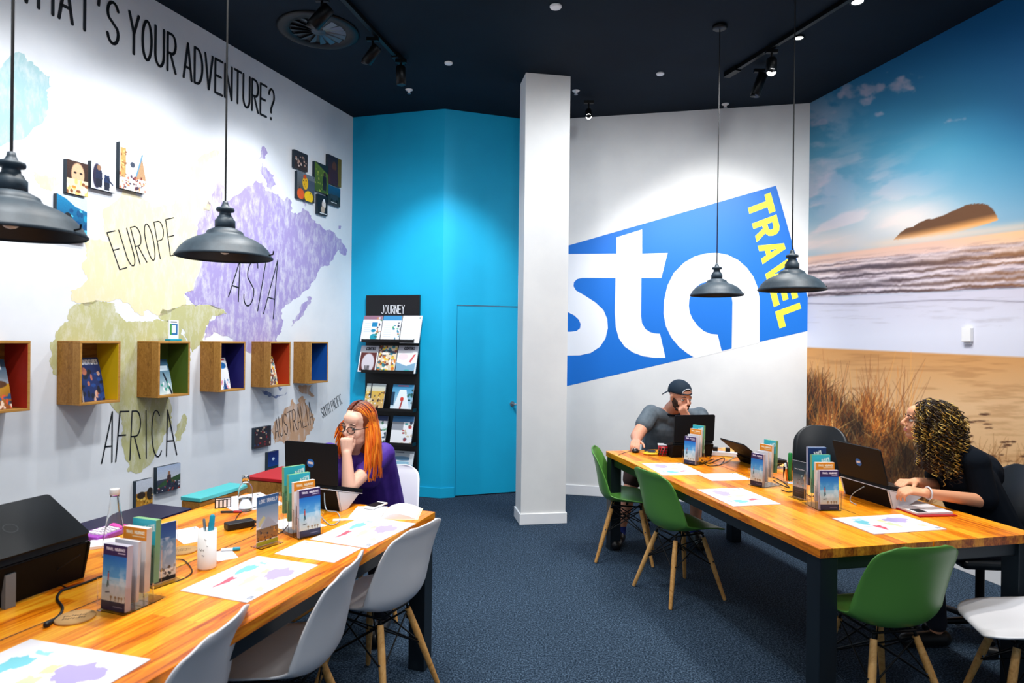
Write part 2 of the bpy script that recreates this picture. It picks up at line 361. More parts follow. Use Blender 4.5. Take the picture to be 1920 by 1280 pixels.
# ---------------------------------------------------------------- painted prints (colour per grid point)
def vnoise(h, w, cy, cx, rng, octv=4):
    out = np.zeros((h, w)); amp = 1; tot = 0
    for o in range(octv):
        gy, gx = max(2, int(cy*2**o)+2), max(2, int(cx*2**o)+2); g = rng.random((gy, gx))
        yy = np.linspace(0, gy-1.001, h); xx = np.linspace(0, gx-1.001, w); y0 = yy.astype(int); x0 = xx.astype(int)
        fy = (yy-y0)[:, None]; fx = (xx-x0)[None, :]; fy = fy*fy*(3-2*fy); fx = fx*fx*(3-2*fx)
        a = g[y0][:, x0]; b = g[y0][:, x0+1]; c = g[y0+1][:, x0]; d = g[y0+1][:, x0+1]
        out += amp*((a*(1-fx)+b*fx)*(1-fy)+(c*(1-fx)+d*fx)*fy); tot += amp; amp *= .5
    return out/tot
class Cv:
    def __init__(s, w, h, bg=(255, 255, 255), seed=0):
        s.w, s.h = w, h; s.a = np.ones((h, w, 3))*np.array(bg, float); s.rng = np.random.default_rng(seed)
        s.Y, s.X = np.mgrid[0:h, 0:w].astype(float)
    def blend(s, mask, c, sl=None):
        if sl is None: s.a += (np.array(c, float)-s.a)*mask[..., None]
        else: s.a[sl] += (np.array(c, float)-s.a[sl])*mask[..., None]
        return s
    def rect(s, x0, y0, x1, y1, c): s.a[int(y0):int(y1), int(x0):int(x1)] = c; return s
    def grad(s, y0, y1, c0, c1):
        y0, y1 = int(y0), int(y1); t = np.linspace(0, 1, max(1, y1-y0))[:, None, None]; s.a[y0:y1] = (np.array(c0)*(1-t)+np.array(c1)*t)[:s.h-y0]; return s
    def poly(s, pts, c, op=1):
        P = np.array(pts, float); x0 = max(0, int(P[:, 0].min())); x1 = min(s.w, int(P[:, 0].max())+2); y0 = max(0, int(P[:, 1].min())); y1 = min(s.h, int(P[:, 1].max())+2)
        if x1 <= x0 or y1 <= y0: return s
        sl = (slice(y0, y1), slice(x0, x1)); X = s.X[sl]; Y = s.Y[sl]; ins = np.zeros(X.shape, bool); n = len(P)
        for i in range(n):
            xa, ya = P[i]; xb, yb = P[(i+1) % n]
            if ya == yb: continue
            ins ^= ((ya > Y) != (yb > Y)) & (X < (xb-xa)*(Y-ya)/(yb-ya)+xa)
        return s.blend(ins*op, c, sl)
    def ell(s, cx, cy, rx, ry, c, op=1, soft=.15):
        x0 = max(0, int(cx-rx*1.3-1)); x1 = min(s.w, int(cx+rx*1.3+2)); y0 = max(0, int(cy-ry*1.3-1)); y1 = min(s.h, int(cy+ry*1.3+2))
        if x1 <= x0 or y1 <= y0: return s
        sl = (slice(y0, y1), slice(x0, x1)); d = np.hypot((s.X[sl]-cx)/rx, (s.Y[sl]-cy)/ry); return s.blend(np.clip((1-d)/soft+.5, 0, 1)*op, c, sl)
    def line(s, a, b, w, c, op=1, w2=None):
        w2 = w if w2 is None else w2; mw = max(w, w2)+1
        x0 = max(0, int(min(a[0], b[0])-mw)); x1 = min(s.w, int(max(a[0], b[0])+mw)+1); y0 = max(0, int(min(a[1], b[1])-mw)); y1 = min(s.h, int(max(a[1], b[1])+mw)+1)
        if x1 <= x0 or y1 <= y0: return s
        sl = (slice(y0, y1), slice(x0, x1)); dx, dy = b[0]-a[0], b[1]-a[1]; LL = dx*dx+dy*dy+1e-9
        t = np.clip(((s.X[sl]-a[0])*dx+(s.Y[sl]-a[1])*dy)/LL, 0, 1); d = np.hypot(s.X[sl]-a[0]-t*dx, s.Y[sl]-a[1]-t*dy)
        return s.blend(np.clip((w+(w2-w)*t)/2-d+.5, 0, 1)*op, c, sl)
    def text(s, txt, x0, y0, x1, y1, c, w=1.2, gap=.38):     # y0 top, y1 base
        for st in layout(txt, gap):
            P = [(x0+(x1-x0)*a, y1-(y1-y0)*b) for a, b in st]
            for i in range(len(P)-1): s.line(P[i], P[i+1], w, c)
        return s
    def speck(s, n, x0, y0, x1, y1, cols, r0, r1):
        for i in range(n): s.ell(s.rng.uniform(x0, x1), s.rng.uniform(y0, y1), s.rng.uniform(r0, r1), s.rng.uniform(r0, r1), cols[s.rng.integers(len(cols))], .9)
        return s
def grid_add(verts, faces, cols, cv, f):
    """append a coloured grid; f(a,b)->xyz with a,b in 0..1 (a right, b up)"""
    k = len(verts); h, w = cv.h, cv.w; c = lin(np.clip(cv.a, 0, 255))
    for j in range(h):
        for i in range(w): verts.append(f(i/(w-1), 1-j/(h-1)))
    cols.extend(c.reshape(-1, 3).tolist())
    for j in range(h-1):
        for i in range(w-1): faces.append((k+j*w+i, k+(j+1)*w+i, k+(j+1)*w+i+1, k+j*w+i+1))
def colour_mesh(name, verts, faces, cols, mats):
    me = bpy.data.meshes.new(name); me.from_pydata(verts, [], faces); a = me.color_attributes.new('Col', 'FLOAT_COLOR', 'POINT')
    arr = np.ones((len(verts), 4), np.float32); arr[:, :3] = np.array(cols); a.data.foreach_set('color', arr.ravel())
    for mm in mats: me.materials.append(MATS[mm])
    me.update(); return me
def printed(name, w, h, t, cv, parent=None, edge=(235, 235, 238), back=(240, 240, 240), lean=0, base=(0, 0, 0), horiz=False, curve=0):
    """slab: front face toward -Y (or up when horiz), X right, Z up from base"""
    V = []; Fc = []; Cc = []
    if horiz: f = lambda a, b: ((a-.5)*w, (b-.5)*h, t)
    else: f = lambda a, b: ((a-.5)*w, -t/2-curve*math.sin(b*PI), b*h)
    grid_add(V, Fc, Cc, cv, f)
    e = lin(edge).tolist()
    if horiz: P = [(-.5*w, -.5*h, 0), (.5*w, -.5*h, 0), (.5*w, .5*h, 0), (-.5*w, .5*h, 0), (-.5*w, -.5*h, t), (.5*w, -.5*h, t), (.5*w, .5*h, t), (-.5*w, .5*h, t)]
    else: P = [(-.5*w, t/2, 0), (.5*w, t/2, 0), (.5*w, t/2, h), (-.5*w, t/2, h), (-.5*w, -t/2, 0), (.5*w, -t/2, 0), (.5*w, -t/2, h), (-.5*w, -t/2, h)]
    k = len(V); V += P; Cc += [e]*8
    Fc += [tuple(k+i for i in q) for q in ((3, 2, 1, 0), (0, 1, 5, 4), (1, 2, 6, 5), (2, 3, 7, 6), (3, 0, 4, 7))]
    Rm = Matrix.Translation(base) @ Matrix.Rotation(lean, 4, 'X')
    V = [tuple(Rm @ Vector(p)) for p in V]
    me = colour_mesh(name, V, Fc, Cc, ['print'])
    return link(bpy.data.objects.new(name, me), parent)
# ================================================================ THE ROOM
def wallbox(name, w, u0, u1, z0, z1, th, m, label=None, off0=0.0):
    mb = MB(); P = [w.P(u, z, o) for u in (u0, u1) for z in (z0, z1) for o in (off0, off0-th)]
    mb.add(P, [(0, 2, 6, 4), (1, 5, 7, 3), (0, 4, 5, 1), (2, 3, 7, 6), (0, 1, 3, 2), (4, 6, 7, 5)], 0)
    return struct(name, mb, m, label)
mb = MB(); mb.prism([(-5.6, -1.6), (5.6, -1.6), (4.6, 3.0), (3.1, 6.6), (.2, 7.1), (-.7, 6.8), (-1.95, 7.1)], -.1, 0); struct('floor', mb, 'carpet', 'dark blue speckled carpet floor')
mb = MB(); mb.prism([(-5.6, -1.6), (5.6, -1.6), (4.6, 3.0), (3.1, 6.6), (.2, 7.1), (-.7, 6.8), (-1.95, 7.1)], HT, HT+.1); struct('ceiling', mb, 'ceiling_dark', 'dark navy painted ceiling')
wl = wallbox('wall_left', LW, -6.2, LW.L, 0, HT, .1, 'wall_white', 'white wall printed with a pastel world map')
w1 = wallbox('wall_back_left', B1, 0, B1.L, 0, HT, .08, 'wall_blue', 'bright blue wall behind the brochure rack')
DU0, DZ = B2.at(857, 571); DU1 = DU0+.86
mb = MB()
for (u0, u1, z0, z1) in ((0, DU0, 0, HT), (DU1, B2.L+.0, 0, HT), (DU0, DU1, DZ, HT)):
    P = [B2.P(u, z, o) for u in (u0, u1) for z in (z0, z1) for o in (0, -.08)]
    mb.add(P, [(0, 2, 6, 4), (1, 5, 7, 3), (0, 4, 5, 1), (2, 3, 7, 6), (0, 1, 3, 2), (4, 6, 7, 5)], 0)
struct('wall_back_door', mb, 'wall_blue', 'blue wall holding the flush blue door')
ww = wallbox('wall_back', WW, 0, WW.L, 0, HT, .1, 'wall_warm', 'white back wall with the large blue logo')
# door
mb = MB(); g = .006
P = [B2.P(u, z, o) for u in (DU0+g, DU1-g) for z in (.012, DZ-g) for o in (-.012, -.055)]
mb.add(P, [(0, 2, 6, 4), (1, 5, 7, 3), (0, 4, 5, 1), (2, 3, 7, 6), (0, 1, 3, 2), (4, 6, 7, 5)], 0)
door = struct('door_1', mb, 'wall_blue', 'flush blue door in the blue wall beside the column')
mb = MB(); hu, hz = B2.at(961, 757)
mb.cyl(B2.P(hu, hz, -.012), B2.P(hu, hz, -.004), .026, .026, 20); mb.cyl(B2.P(hu, hz, -.004), B2.P(hu, hz, .04), .010, .010, 12); mb.tube([B2.P(hu, hz, .04), B2.P(hu+.02, hz, .045), B2.P(hu+.1, hz, .045)], .009, 10)
part('door_handle', mb, 'silver', door, 'small silver lever handle')
# baseboards
def base(name, w, u0, u1, m, label, h=.105, t=.014):
    mb = MB(); P = [w.P(u, z, o) for u in (u0, u1) for z in (0, h) for o in (t, 0)]
    mb.add(P, [(0, 2, 6, 4), (1, 5, 7, 3), (0, 4, 5, 1), (2, 3, 7, 6), (0, 1, 3, 2), (4, 6, 7, 5)], 0); struct(name, mb, m, label, bevel=.004)
base('baseboard_back_left', B1, 0, B1.L+.004, 'wall_blue', 'blue baseboard under the brochure rack'); base('baseboard_door', B2, -.004, DU0-.01, 'wall_blue', 'blue baseboard left of the blue door')
base('baseboard_back', WW, 0, WW.L, 'trim_white', 'white baseboard of the logo wall'); base('baseboard_right', RW, 0, 7.5, 'trim_white', 'white baseboard below the beach mural')
base('baseboard_left', LW, -6, LW.L, 'trim_white', 'white baseboard of the map wall')
# column
a = onz(973.6, 157.5, HT); b_ = onz(986.2, 135.9, HT); c_ = onz(1069.7, 143, HT); d1 = (c_-b_); wdt = d1.length; ex = d1.normalized(); ey = Vector((-ex.y, ex.x, 0)); dep = max(.24, (a-b_).dot(ey))
def quadbox(mb, o, ex, ey, w, d, z0, z1, e=0, m=0):
    P = [o+ex*(-e), o+ex*(w+e), o+ex*(w+e)+ey*d, o-ex*e+ey*d]; P = [Vector((p.x, p.y, 0)) for p in P]; P[0] -= ey*e; P[1] -= ey*e; P[2] += ey*e; P[3] += ey*e
    mb.prism([(p.x, p.y) for p in P], z0, z1, m)
mb = MB(); quadbox(mb, b_, ex, ey, wdt, dep, 0, HT); col = struct('column', mb, 'wall_warm', 'square white column in front of the back wall')
mb = MB(); quadbox(mb, b_, ex, ey, wdt, dep, 0, .095, .012); part('baseboard', mb, 'trim_white', col, bevel=.004)

# ---------------- mural wall
OX, OY = 1500, -70
cv = Cv(440, 1270, (10, 90, 150), 3)
X = cv.X+OX; Yv = cv.Y+OY; rng = cv.rng
def mixc(A, B, t): t = np.clip(t, 0, 1)[..., None]; return A*(1-t)+B*t
c3 = lambda *c: np.ones(X.shape+(3,))*np.array(c, float)
yh = 478-(X-1520)*.125
sky = mixc(c3(20, 90, 140), c3(66, 134, 162), (Yv-60)/220.); sky = mixc(sky, c3(112, 150, 172), (Yv-270)/130.)
sky = mixc(sky, c3(14, 92, 146), np.clip((X-1780)/160., 0, 1)*.5*np.clip((430-Yv)/200, 0, 1))
n1 = vnoise(cv.h, cv.w, 26, 5, rng, 5); n2 = vnoise(cv.h, cv.w, 80, 20, rng, 4)
wisp = vnoise(cv.h+440, cv.w, 60, 4, rng, 5)
sh = (cv.Y+(cv.X)*.28).astype(int).clip(0, cv.h+439); wis = wisp[sh, cv.X.astype(int)]
cm = np.clip((n1*.7+n2*.3-.47)*9, 0, 1)*np.clip((Yv-150)/60, 0, 1)*np.clip((1640-X)/90., 0, 1)*np.clip((420-Yv)/60, 0, 1)*.55
sky = mixc(sky, c3(176, 172, 190), cm)
cm = np.clip((wis-.52)*8, 0, 1)*np.clip((Yv-230)/120., 0, 1)*np.clip((1800-X)/200., 0, 1)*.6; sky = mixc(sky, c3(196, 176, 184), cm)
for cx, cy, rx, ry in ((1600, 172, 30, 15), (1640, 165, 36, 16), (1680, 160, 30, 15), (1705, 150, 20, 11), (1622, 190, 26, 8), (1575, 178, 9, 8), (1565, 210, 18, 5), (1650, 214, 14, 4), (1800, 224, 24, 6), (1540, 230, 14, 7)):
    d = np.hypot((X-cx)/rx, (Yv-cy+(X-cx)*.12)/ry)+(n2-.5)*3.2; sky = mixc(sky, c3(160, 158, 178), np.clip((1-d)*1.5, 0, 1)*.7)
gl = np.exp(-(((X-1700)/110.)**2+((Yv-415)/48.)**2)); sky = mixc(sky, c3(236, 214, 200), gl*.75)
gl = np.exp(-(((X-1560)/90.)**2+((Yv-455)/30.)**2)); sky = mixc(sky, c3(226, 196, 180), gl*.7)
img = sky
# island
cv.a = img; ip = [(1675, 450), (1688, 436), (1700, 428), (1712, 425), (1722, 418), (1738, 411), (1750, 410), (1768, 404), (1785, 396), (1800, 390), (1812, 384), (1826, 382), (1840, 381), (1852, 384), (1862, 392), (1868, 402), (1872, 412), (1850, 420), (1780, 440)]
isl = Cv(440, 1270, (0, 0, 0)); isl.poly([(p[0]-OX, p[1]-OY) for p in ip], (1, 1, 1)); im_ = isl.a[..., 0]
low = np.clip((Yv-(449-(X-1675)*.22))/14.+.6, 0, 1)
img = mixc(cv.a, mixc(c3(92, 62, 40), c3(214, 150, 84), low), im_*(1-.75*np.clip((Yv-(449-(X-1675)*.185))/10, 0, 1)))
# sea
img = mixc(img, c3(222, 188, 160), np.exp(-((Yv-(yh-4))/9.)**2)*np.clip((X-1600)/60, 0, 1)*.6)
yw = 556-(X-1520)*.045; v = (Yv-yh)/(yw-yh); seam = np.clip((Yv-yh)/5., 0, 1)
wv = vnoise(1200, cv.w, 36, 8, rng, 5); vi = np.clip(v*700, 0, 1199).astype(int); wn = wv[vi, cv.X.astype(int)]
sea = mixc(c3(214, 170, 146), c3(190, 178, 190), v*1.4); sea = mixc(sea, c3(222, 176, 120), np.clip((X-1760)/150, 0, 1)*np.clip(1.1-v*1.6, 0, 1)*.6)
sea = mixc(sea, c3(96, 78, 84), np.clip((wn-.52)*9, 0, 1)*np.clip((v-.12)*5, 0, 1)*.8); sea = mixc(sea, c3(240, 224, 220), np.clip((.42-wn)*9, 0, 1)*np.clip((v-.2)*4, 0, 1)*.6)
for vc, wd, st in ((.30, .025, .6), (.42, .05, .9), (.58, .03, .85), (.74, .04, .9), (.84, .04, .8), (.965, .03, .9)):
    j = (vnoise(1, cv.w, 1, 9, rng, 5)[0]-.5)*.10+(vnoise(1, cv.w, 1, 60, rng, 3)[0]-.5)*.03; wd = wd*(.5+1.1*vnoise(1, cv.w, 1, 7, rng, 3)[0])[None, :]; sea = mixc(sea, mixc(c3(64, 52, 58), c3(120, 76, 44), np.clip((X-1650)/250, 0, 1)), np.exp(-((v-vc-j[None, :])/wd)**2)*st); sea = mixc(sea, c3(226, 212, 216), np.exp(-((v-vc-j[None, :]+wd*1.5)/wd)**2)*.45)
img = mixc(img, sea, seam*(1-np.clip((Yv-yw)/3, 0, 1)))
# the hill base shows through haze
yb = 649+(X-1500)*.045; wet = mixc(c3(196, 192, 206), c3(216, 218, 232), (Yv-yw)/80.); wet = mixc(wet, c3(176, 172, 182), np.clip((wn-.6)*5, 0, 1)*.5)
img = mixc(img, wet, np.clip((Yv-yw)/3, 0, 1))
ln = np.exp(-((Yv-(568+3*np.sin((X-1500)/60.)-(X-1500)*.01))/1.3)**2)*.55; img = mixc(img, c3(110, 104, 116), ln)
sand = mixc(c3(206, 146, 84), c3(232, 190, 142), (Yv-650)/110.); sand = mixc(sand, c3(226, 180, 128), (Yv-780)/120)
sn = vnoise(cv.h, cv.w, 220, 6, rng, 4); sand = mixc(sand, c3(150, 98, 52), np.clip((sn-.54)*5, 0, 1)*.28)
img = mixc(img, sand, np.clip((Yv-yb)/3, 0, 1)); cv.a = img
for i in range(60):
    x = rng.uniform(1700, 1935); y = 760+rng.uniform(0, 150)+(x-1700)*.05; cv.ell(x-OX, y-OY, rng.uniform(4, 15), rng.uniform(.8, 2.4), (74, 44, 30), .85, .5)
# dune grass
gd = vnoise(cv.h, cv.w, 22, 8, rng, 4)
gr = np.array([(110, 54, 26), (190, 98, 30), (226, 128, 42), (250, 176, 84), (150, 76, 30), (64, 38, 28), (240, 150, 56), (255, 206, 130)])
gm = Cv(440, 1270, (0, 0, 0)); top = [(1500, 745), (1530, 738), (1550, 750), (1570, 775), (1600, 785), (1620, 765), (1640, 775), (1660, 800), (1700, 820), (1722, 870), (1730, 1000), (1760, 1110), (1500, 1200)]
gm.poly([(p[0]-OX, p[1]-OY) for p in top], (1, 1, 1)); gmask = gm.a[..., 0]; gn = vnoise(cv.h, cv.w, 120, 40, rng, 4)
cv.a = mixc(cv.a, mixc(c3(96, 50, 28), c3(206, 116, 44), (gn-.35)*3.2), gmask*.92*np.clip(.5+gd, 0, 1)); cv.a = cv.a*(1-.45*(gmask*np.clip((.52-gd)*6, 0, 1)))[..., None]
for i in range(9500):
    x = rng.uniform(1500, 1740); f = (x-1500)/240.; yt = np.interp(x, [1500, 1540, 1570, 1600, 1630, 1660, 1700, 1740], [710, 700, 745, 755, 730, 770, 800, 860]); y = yt+22+rng.random()**1.3*370
    if y > 1120: continue
    a = rng.normal(-.25+.5*rng.random(), .5); ln_ = rng.uniform(14, 46); x2 = x+math.sin(a)*ln_; y2 = y-math.cos(a)*ln_
    dk = np.clip((y-yt)/300., 0, 1)*.12; gv = gd[int(min(max(y-OY, 0), cv.h-1)), int(min(max(x-OX, 0), cv.w-1))]; dk = 1-(1-dk)*np.clip(.25+(gv-.3)*2.6, .28, 1.12); c = gr[rng.integers(len(gr))]*(1-dk); cv.line((x-OX, y-OY), (x2-OX, y2-OY), rng.uniform(.8, 1.9), c, .8, .5)
for i in range(140):
    x = rng.choice([1530, 1560, 1625, 1665, 1690])+rng.normal(0, 14); y = 760+rng.uniform(0, 50); a = rng.normal(.05, .28); ln_ = rng.uniform(50, 110); cv.line((x-OX, y-OY), (x+math.sin(a)*ln_-OX, y-math.cos(a)*ln_-OY), 1.3, gr[rng.integers(5)], .6, .4)
for i in range(90):
    x = rng.uniform(1800, 1935); y = rng.uniform(850, 930); a = rng.normal(.2, .6); cv.line((x-OX, y-OY), (x+math.sin(a)*40-OX, y-math.cos(a)*40-OY), 1.3, (140, 88, 44), .7, .4)
# the wooden fence in the print
pl = lambda P, c, o=1: cv.poly([(p[0]-OX, p[1]-OY) for p in P], c, o)
pl([(1820, 940), (1940, 868), (1940, 1110), (1820, 1110)], (96, 74, 60)); pl([(1820, 960), (1940, 925), (1940, 990), (1820, 1050)], (60, 42, 36)); pl([(1880, 925), (1916, 905), (1916, 1110), (1880, 1110)], (22, 18, 18))
pl([(1820, 940), (1940, 868), (1940, 876), (1820, 948)], (190, 158, 128))
for i in range(260):
    x = rng.uniform(1815, 1880); y = rng.uniform(960, 1060); cv.line((x-OX, y-OY), (x-OX+rng.normal(0, 6), y-OY+rng.normal(0, 4)), 1.2, gr[rng.integers(len(gr))], .8)
for i in range(60):
    x = rng.uniform(1830, 1936); y = rng.uniform(895, 990); cv.line((x-OX, y-OY), (x-OX+12, y-OY-6), 1, (130, 104, 84), .35)
NU, NZ, UM = 420, 560, 2.25
us = np.linspace(0, 6.4, int(NU*6.4/UM)); us = np.concatenate([np.linspace(0, UM, NU), np.linspace(UM+.02, 6.6, 120)]); zs = np.linspace(0, HT, NZ)
uu, zz = np.meshgrid(us, zs); um = np.where(uu > UM, UM-(.24-np.abs(np.mod(uu-UM, .48)-.24)), uu); um = np.where(um < 0, -um, um)
PX = RW.a[0]+RW.d[0]*um; PY = RW.a[1]+RW.d[1]*um
D = np.stack([PX, PY, zz-HC], -1); kk = FPX/(D@FW); sx = 960+(D@RV)*kk-OX; sy = 640-(D@UP)*kk-OY
sx = np.clip(sx, 0, cv.w-1.01); sy = np.clip(sy, 0, cv.h-1.01); x0 = sx.astype(int); y0 = sy.astype(int); fx_ = (sx-x0)[..., None]; fy_ = (sy-y0)[..., None]
A_ = cv.a; cc = (A_[y0, x0]*(1-fx_)+A_[y0, x0+1]*fx_)*(1-fy_)+(A_[y0+1, x0]*(1-fx_)+A_[y0+1, x0+1]*fx_)*fy_
cc = lin(np.clip(cc, 0, 255)); WX = RW.a[0]+RW.d[0]*uu; WY = RW.a[1]+RW.d[1]*uu
verts = np.stack([WX, WY, zz], -1).reshape(-1, 3); nu = len(us); idx = np.arange(NZ*nu).reshape(NZ, nu)
q = np.stack([idx[:-1, :-1], idx[:-1, 1:], idx[1:, 1:], idx[1:, :-1]], -1).reshape(-1, 4)
me = bpy.data.meshes.new('wall_right'); me.vertices.add(len(verts)+4); ex_ = [tuple(RW.P(u, z, -.1)) for u, z in ((0, 0), (6.6, 0), (6.6, HT), (0, HT))]
me.vertices.foreach_set('co', np.concatenate([verts, np.array(ex_)]).astype(np.float32).ravel())
nv = len(verts); cor = [idx[0, 0], idx[0, -1], idx[-1, -1], idx[-1, 0]]
ext = [(nv+3, nv+2, nv+1, nv), (cor[0], cor[3], nv+3, nv), (cor[1], nv+1, nv+2, cor[2]), (cor[3], cor[2], nv+2, nv+3), (cor[0], nv, nv+1, cor[1])]
allf = np.concatenate([q, np.array(ext)]); me.loops.add(allf.size); me.loops.foreach_set('vertex_index', allf.ravel().astype(np.int32))
me.polygons.add(len(allf)); me.polygons.foreach_set('loop_start', (np.arange(len(allf))*4).astype(np.int32)); me.polygons.foreach_set('loop_total', np.full(len(allf), 4, np.int32))
me.update(calc_edges=True); at_ = me.color_attributes.new('Col', 'FLOAT_COLOR', 'POINT'); arr = np.ones((nv+4, 4), np.float32); arr[:nv, :3] = cc.reshape(-1, 3); arr[nv:, :3] = .7; at_.data.foreach_set('color', arr.ravel())
me.materials.append(MATS['mural_print']); me.materials.append(MATS['wall_warm']); mi = np.zeros(len(allf), np.int32); mi[-5:] = 1; me.polygons.foreach_set('material_index', mi); me.update()
tag(link(bpy.data.objects.new('wall_right', me)), 'wall covered by a beach and dune grass photo mural', None, None, 'structure')

# ---------------- logo on the back wall
def cpt(x, y): return (1040+x/3.2, 320+y/3.2)
def smooth_closed(P, n=4):
    out = []; N = len(P)
    for i in range(N):
        p0, p1, p2, p3 = [np.array(P[(i+k) % N], float) for k in (-1, 0, 1, 2)]
        for t in np.linspace(0, 1, n, endpoint=False): out.append(tuple(.5*((2*p1)+(-p0+p2)*t+(2*p0-5*p1+4*p2-p3)*t*t+(-p0+3*p1-3*p2+p3)*t**3)))
    return out
def wallpoly(mb, P, wall, off, m): mb.poly([wall.px(*p) if off == 0 else wall.P(*wall.at(*p), off) for p in P], m)
mb = MB()
wallpoly(mb, [(1000, 479), (1455, 348), (1516, 563), (1516, 620), (1302, 668.5), (1000, 738)], WW, .001, 0)
t_ = [(370, 497), (370, 400), (525, 352), (525, 497), (678, 493), (640, 643), (520, 643), (518, 870), (524, 915), (545, 950), (572, 968), (600, 976), (632, 978), (665, 1122), (600, 1122), (530, 1112), (470, 1090), (420, 1055), (385, 1005), (367, 940), (361, 850), (365, 643)]
s_ = [(-130, 502), (372, 497), (372, 643), (165, 643), (135, 650), (116, 668), (113, 692), (128, 718), (180, 748), (245, 790), (292, 835), (316, 890), (319, 945), (305, 1005), (272, 1056), (215, 1093), (150, 1107), (-130, 1112), (-130, 966), (95, 966), (130, 962), (152, 945), (156, 920), (146, 895), (118, 868), (60, 838), (-20, 790), (-60, 700), (-60, 600)]
a_ = [(1230, 1030), (1230, 770), (1218, 700), (1192, 635), (1152, 580), (1100, 535), (1040, 505), (975, 492), (905, 496), (840, 514), (775, 552), (715, 612), (676, 690), (656, 780), (653, 860), (668, 935), (700, 1000), (745, 1055), (800, 1098), (838, 1120), (845, 1124)]
for p in (s_, t_, a_): wallpoly(mb, [cpt(*q) for q in p], WW, .002, 1)
i_ = [(805, 810), (808, 770), (820, 735), (845, 700), (880, 675), (930, 660), (985, 664), (1030, 690), (1058, 730), (1067, 790), (1062, 1066), (1002, 1081), (978, 982), (935, 978), (895, 962), (858, 930), (828, 890), (810, 850)]
wallpoly(mb, [cpt(*q) for q in i_], WW, .003, 0)
LT = {'T': ([(0, 1), (1, 1), (1, .74), (.66, .74), (.66, 0), (.34, 0), (.34, .74), (0, .74)],), 'R': ([(0, 0), (0, 1), (.6, 1), (.82, .95), (.95, .83), (.97, .66), (.9, .5), (.72, .4), (1, 0), (.66, 0), (.44, .36), (.3, .36), (.3, 0)], [(.3, .77), (.3, .57), (.55, .57), (.64, .62), (.64, .72), (.55, .77)]),
      'A': ([(0, 0), (.36, 1), (.66, 1), (1, 0), (.7, 0), (.62, .22), (.38, .22), (.3, 0)], [(.44, .42), (.57, .42), (.505, .68)]), 'V': ([(0, 1), (.35, 0), (.65, 0), (1, 1), (.7, 1), (.5, .32), (.3, 1)],),
      'E': ([(0, 0), (0, 1), (.9, 1), (.9, .76), (.32, .76), (.32, .62), (.8, .62), (.8, .4), (.32, .4), (.32, .24), (.92, .24), (.92, 0)],), 'L': ([(0, 0), (0, 1), (.32, 1), (.32, .26), (.9, .26), (.9, 0)],)}
def blk(mb, txt, A, Bv, Cc_, off, wall, m, mh, ws=None):      # A baseline start, B baseline end, C top start (pixels)
    n = len(txt); gp = .025; cw = (1-gp*(n-1))/n
    for i, ch in enumerate(txt):
        for k, pl_ in enumerate(LT[ch]):
            P = []
            for x, y in pl_:
                t = i*(cw+gp)+x*cw; P.append((A[0]+(Bv[0]-A[0])*t+(Cc_[0]-A[0])*y, A[1]+(Bv[1]-A[1])*t+(Cc_[1]-A[1])*y))
            wallpoly(mb, P, wall, off+k*.0008, mh if k else m)
blk(mb, 'TRAVEL', cpt(1148, 185), cpt(1352, 958), cpt(1296, 130), .002, WW, 2, 0)
part('logo_print', mb, ['logo_blue', 'logo_white', 'logo_yellow'], ww, 'large blue sta travel logo with white letters and yellow word')

# ---------------- map and lettering on the left wall
def jag(P, amp=2.2, lv=3, seed=1):
    r = random.Random(seed); P = [tuple(p) for p in P]
    for k in range(lv):
        Q = []
        for i in range(len(P)):
            a = P[i]; b = P[(i+1) % len(P)]; dx, dy = b[0]-a[0], b[1]-a[1]; ln = math.hypot(dx, dy); Q.append(a)
            if ln > 2.5: d = r.gauss(0, 1)*min(amp, ln*.16); Q.append(((a[0]+b[0])/2-dy/ln*d, (a[1]+b[1])/2+dx/ln*d))
        P = Q; amp *= .6
    return P
def cont(name, polys, m, label, off=.001):
    mb = MB()
    for i, p in enumerate(polys): mb.poly([LW.P(*LW.at(*q), off) for q in jag(p, 2.4, 3, i+len(p))], 0)
    return part(name, mb, m, wl, label)
cont('painted_continent', [[(-60, 120), (0, 128), (18, 105), (30, 98), (45, 100), (50, 115), (65, 122), (80, 135), (92, 150), (96, 163), (86, 170), (90, 190), (88, 215), (72, 235), (40, 262), (0, 275), (-60, 300)]], 'map_teal', 'pale teal North America at the far left')
cont('painted_continent', [[(411, 283), (409, 292), (392, 298), (381, 309), (375, 324), (371, 345), (375, 352), (384, 360), (394, 371), (395, 382), (392, 396), (375, 402), (370, 425), (374, 455), (376, 500), (362, 545), (345, 556), (350, 575), (330, 577), (300, 592), (275, 580), (270, 592), (258, 586), (240, 568), (226, 560), (205, 566), (185, 563), (160, 573), (135, 565), (131, 545), (165, 522), (152, 500), (163, 482), (158, 452), (176, 450), (205, 452), (194, 425), (193, 392), (222, 372), (240, 350), (262, 368), (290, 388), (325, 384), (334, 355), (356, 366), (362, 350), (360, 326), (366, 306), (378, 290), (400, 282)],
      [(62, 322), (75, 330), (85, 328), (105, 332), (112, 345), (100, 356), (80, 353), (68, 340)]], 'map_yellow', 'pale yellow Europe')
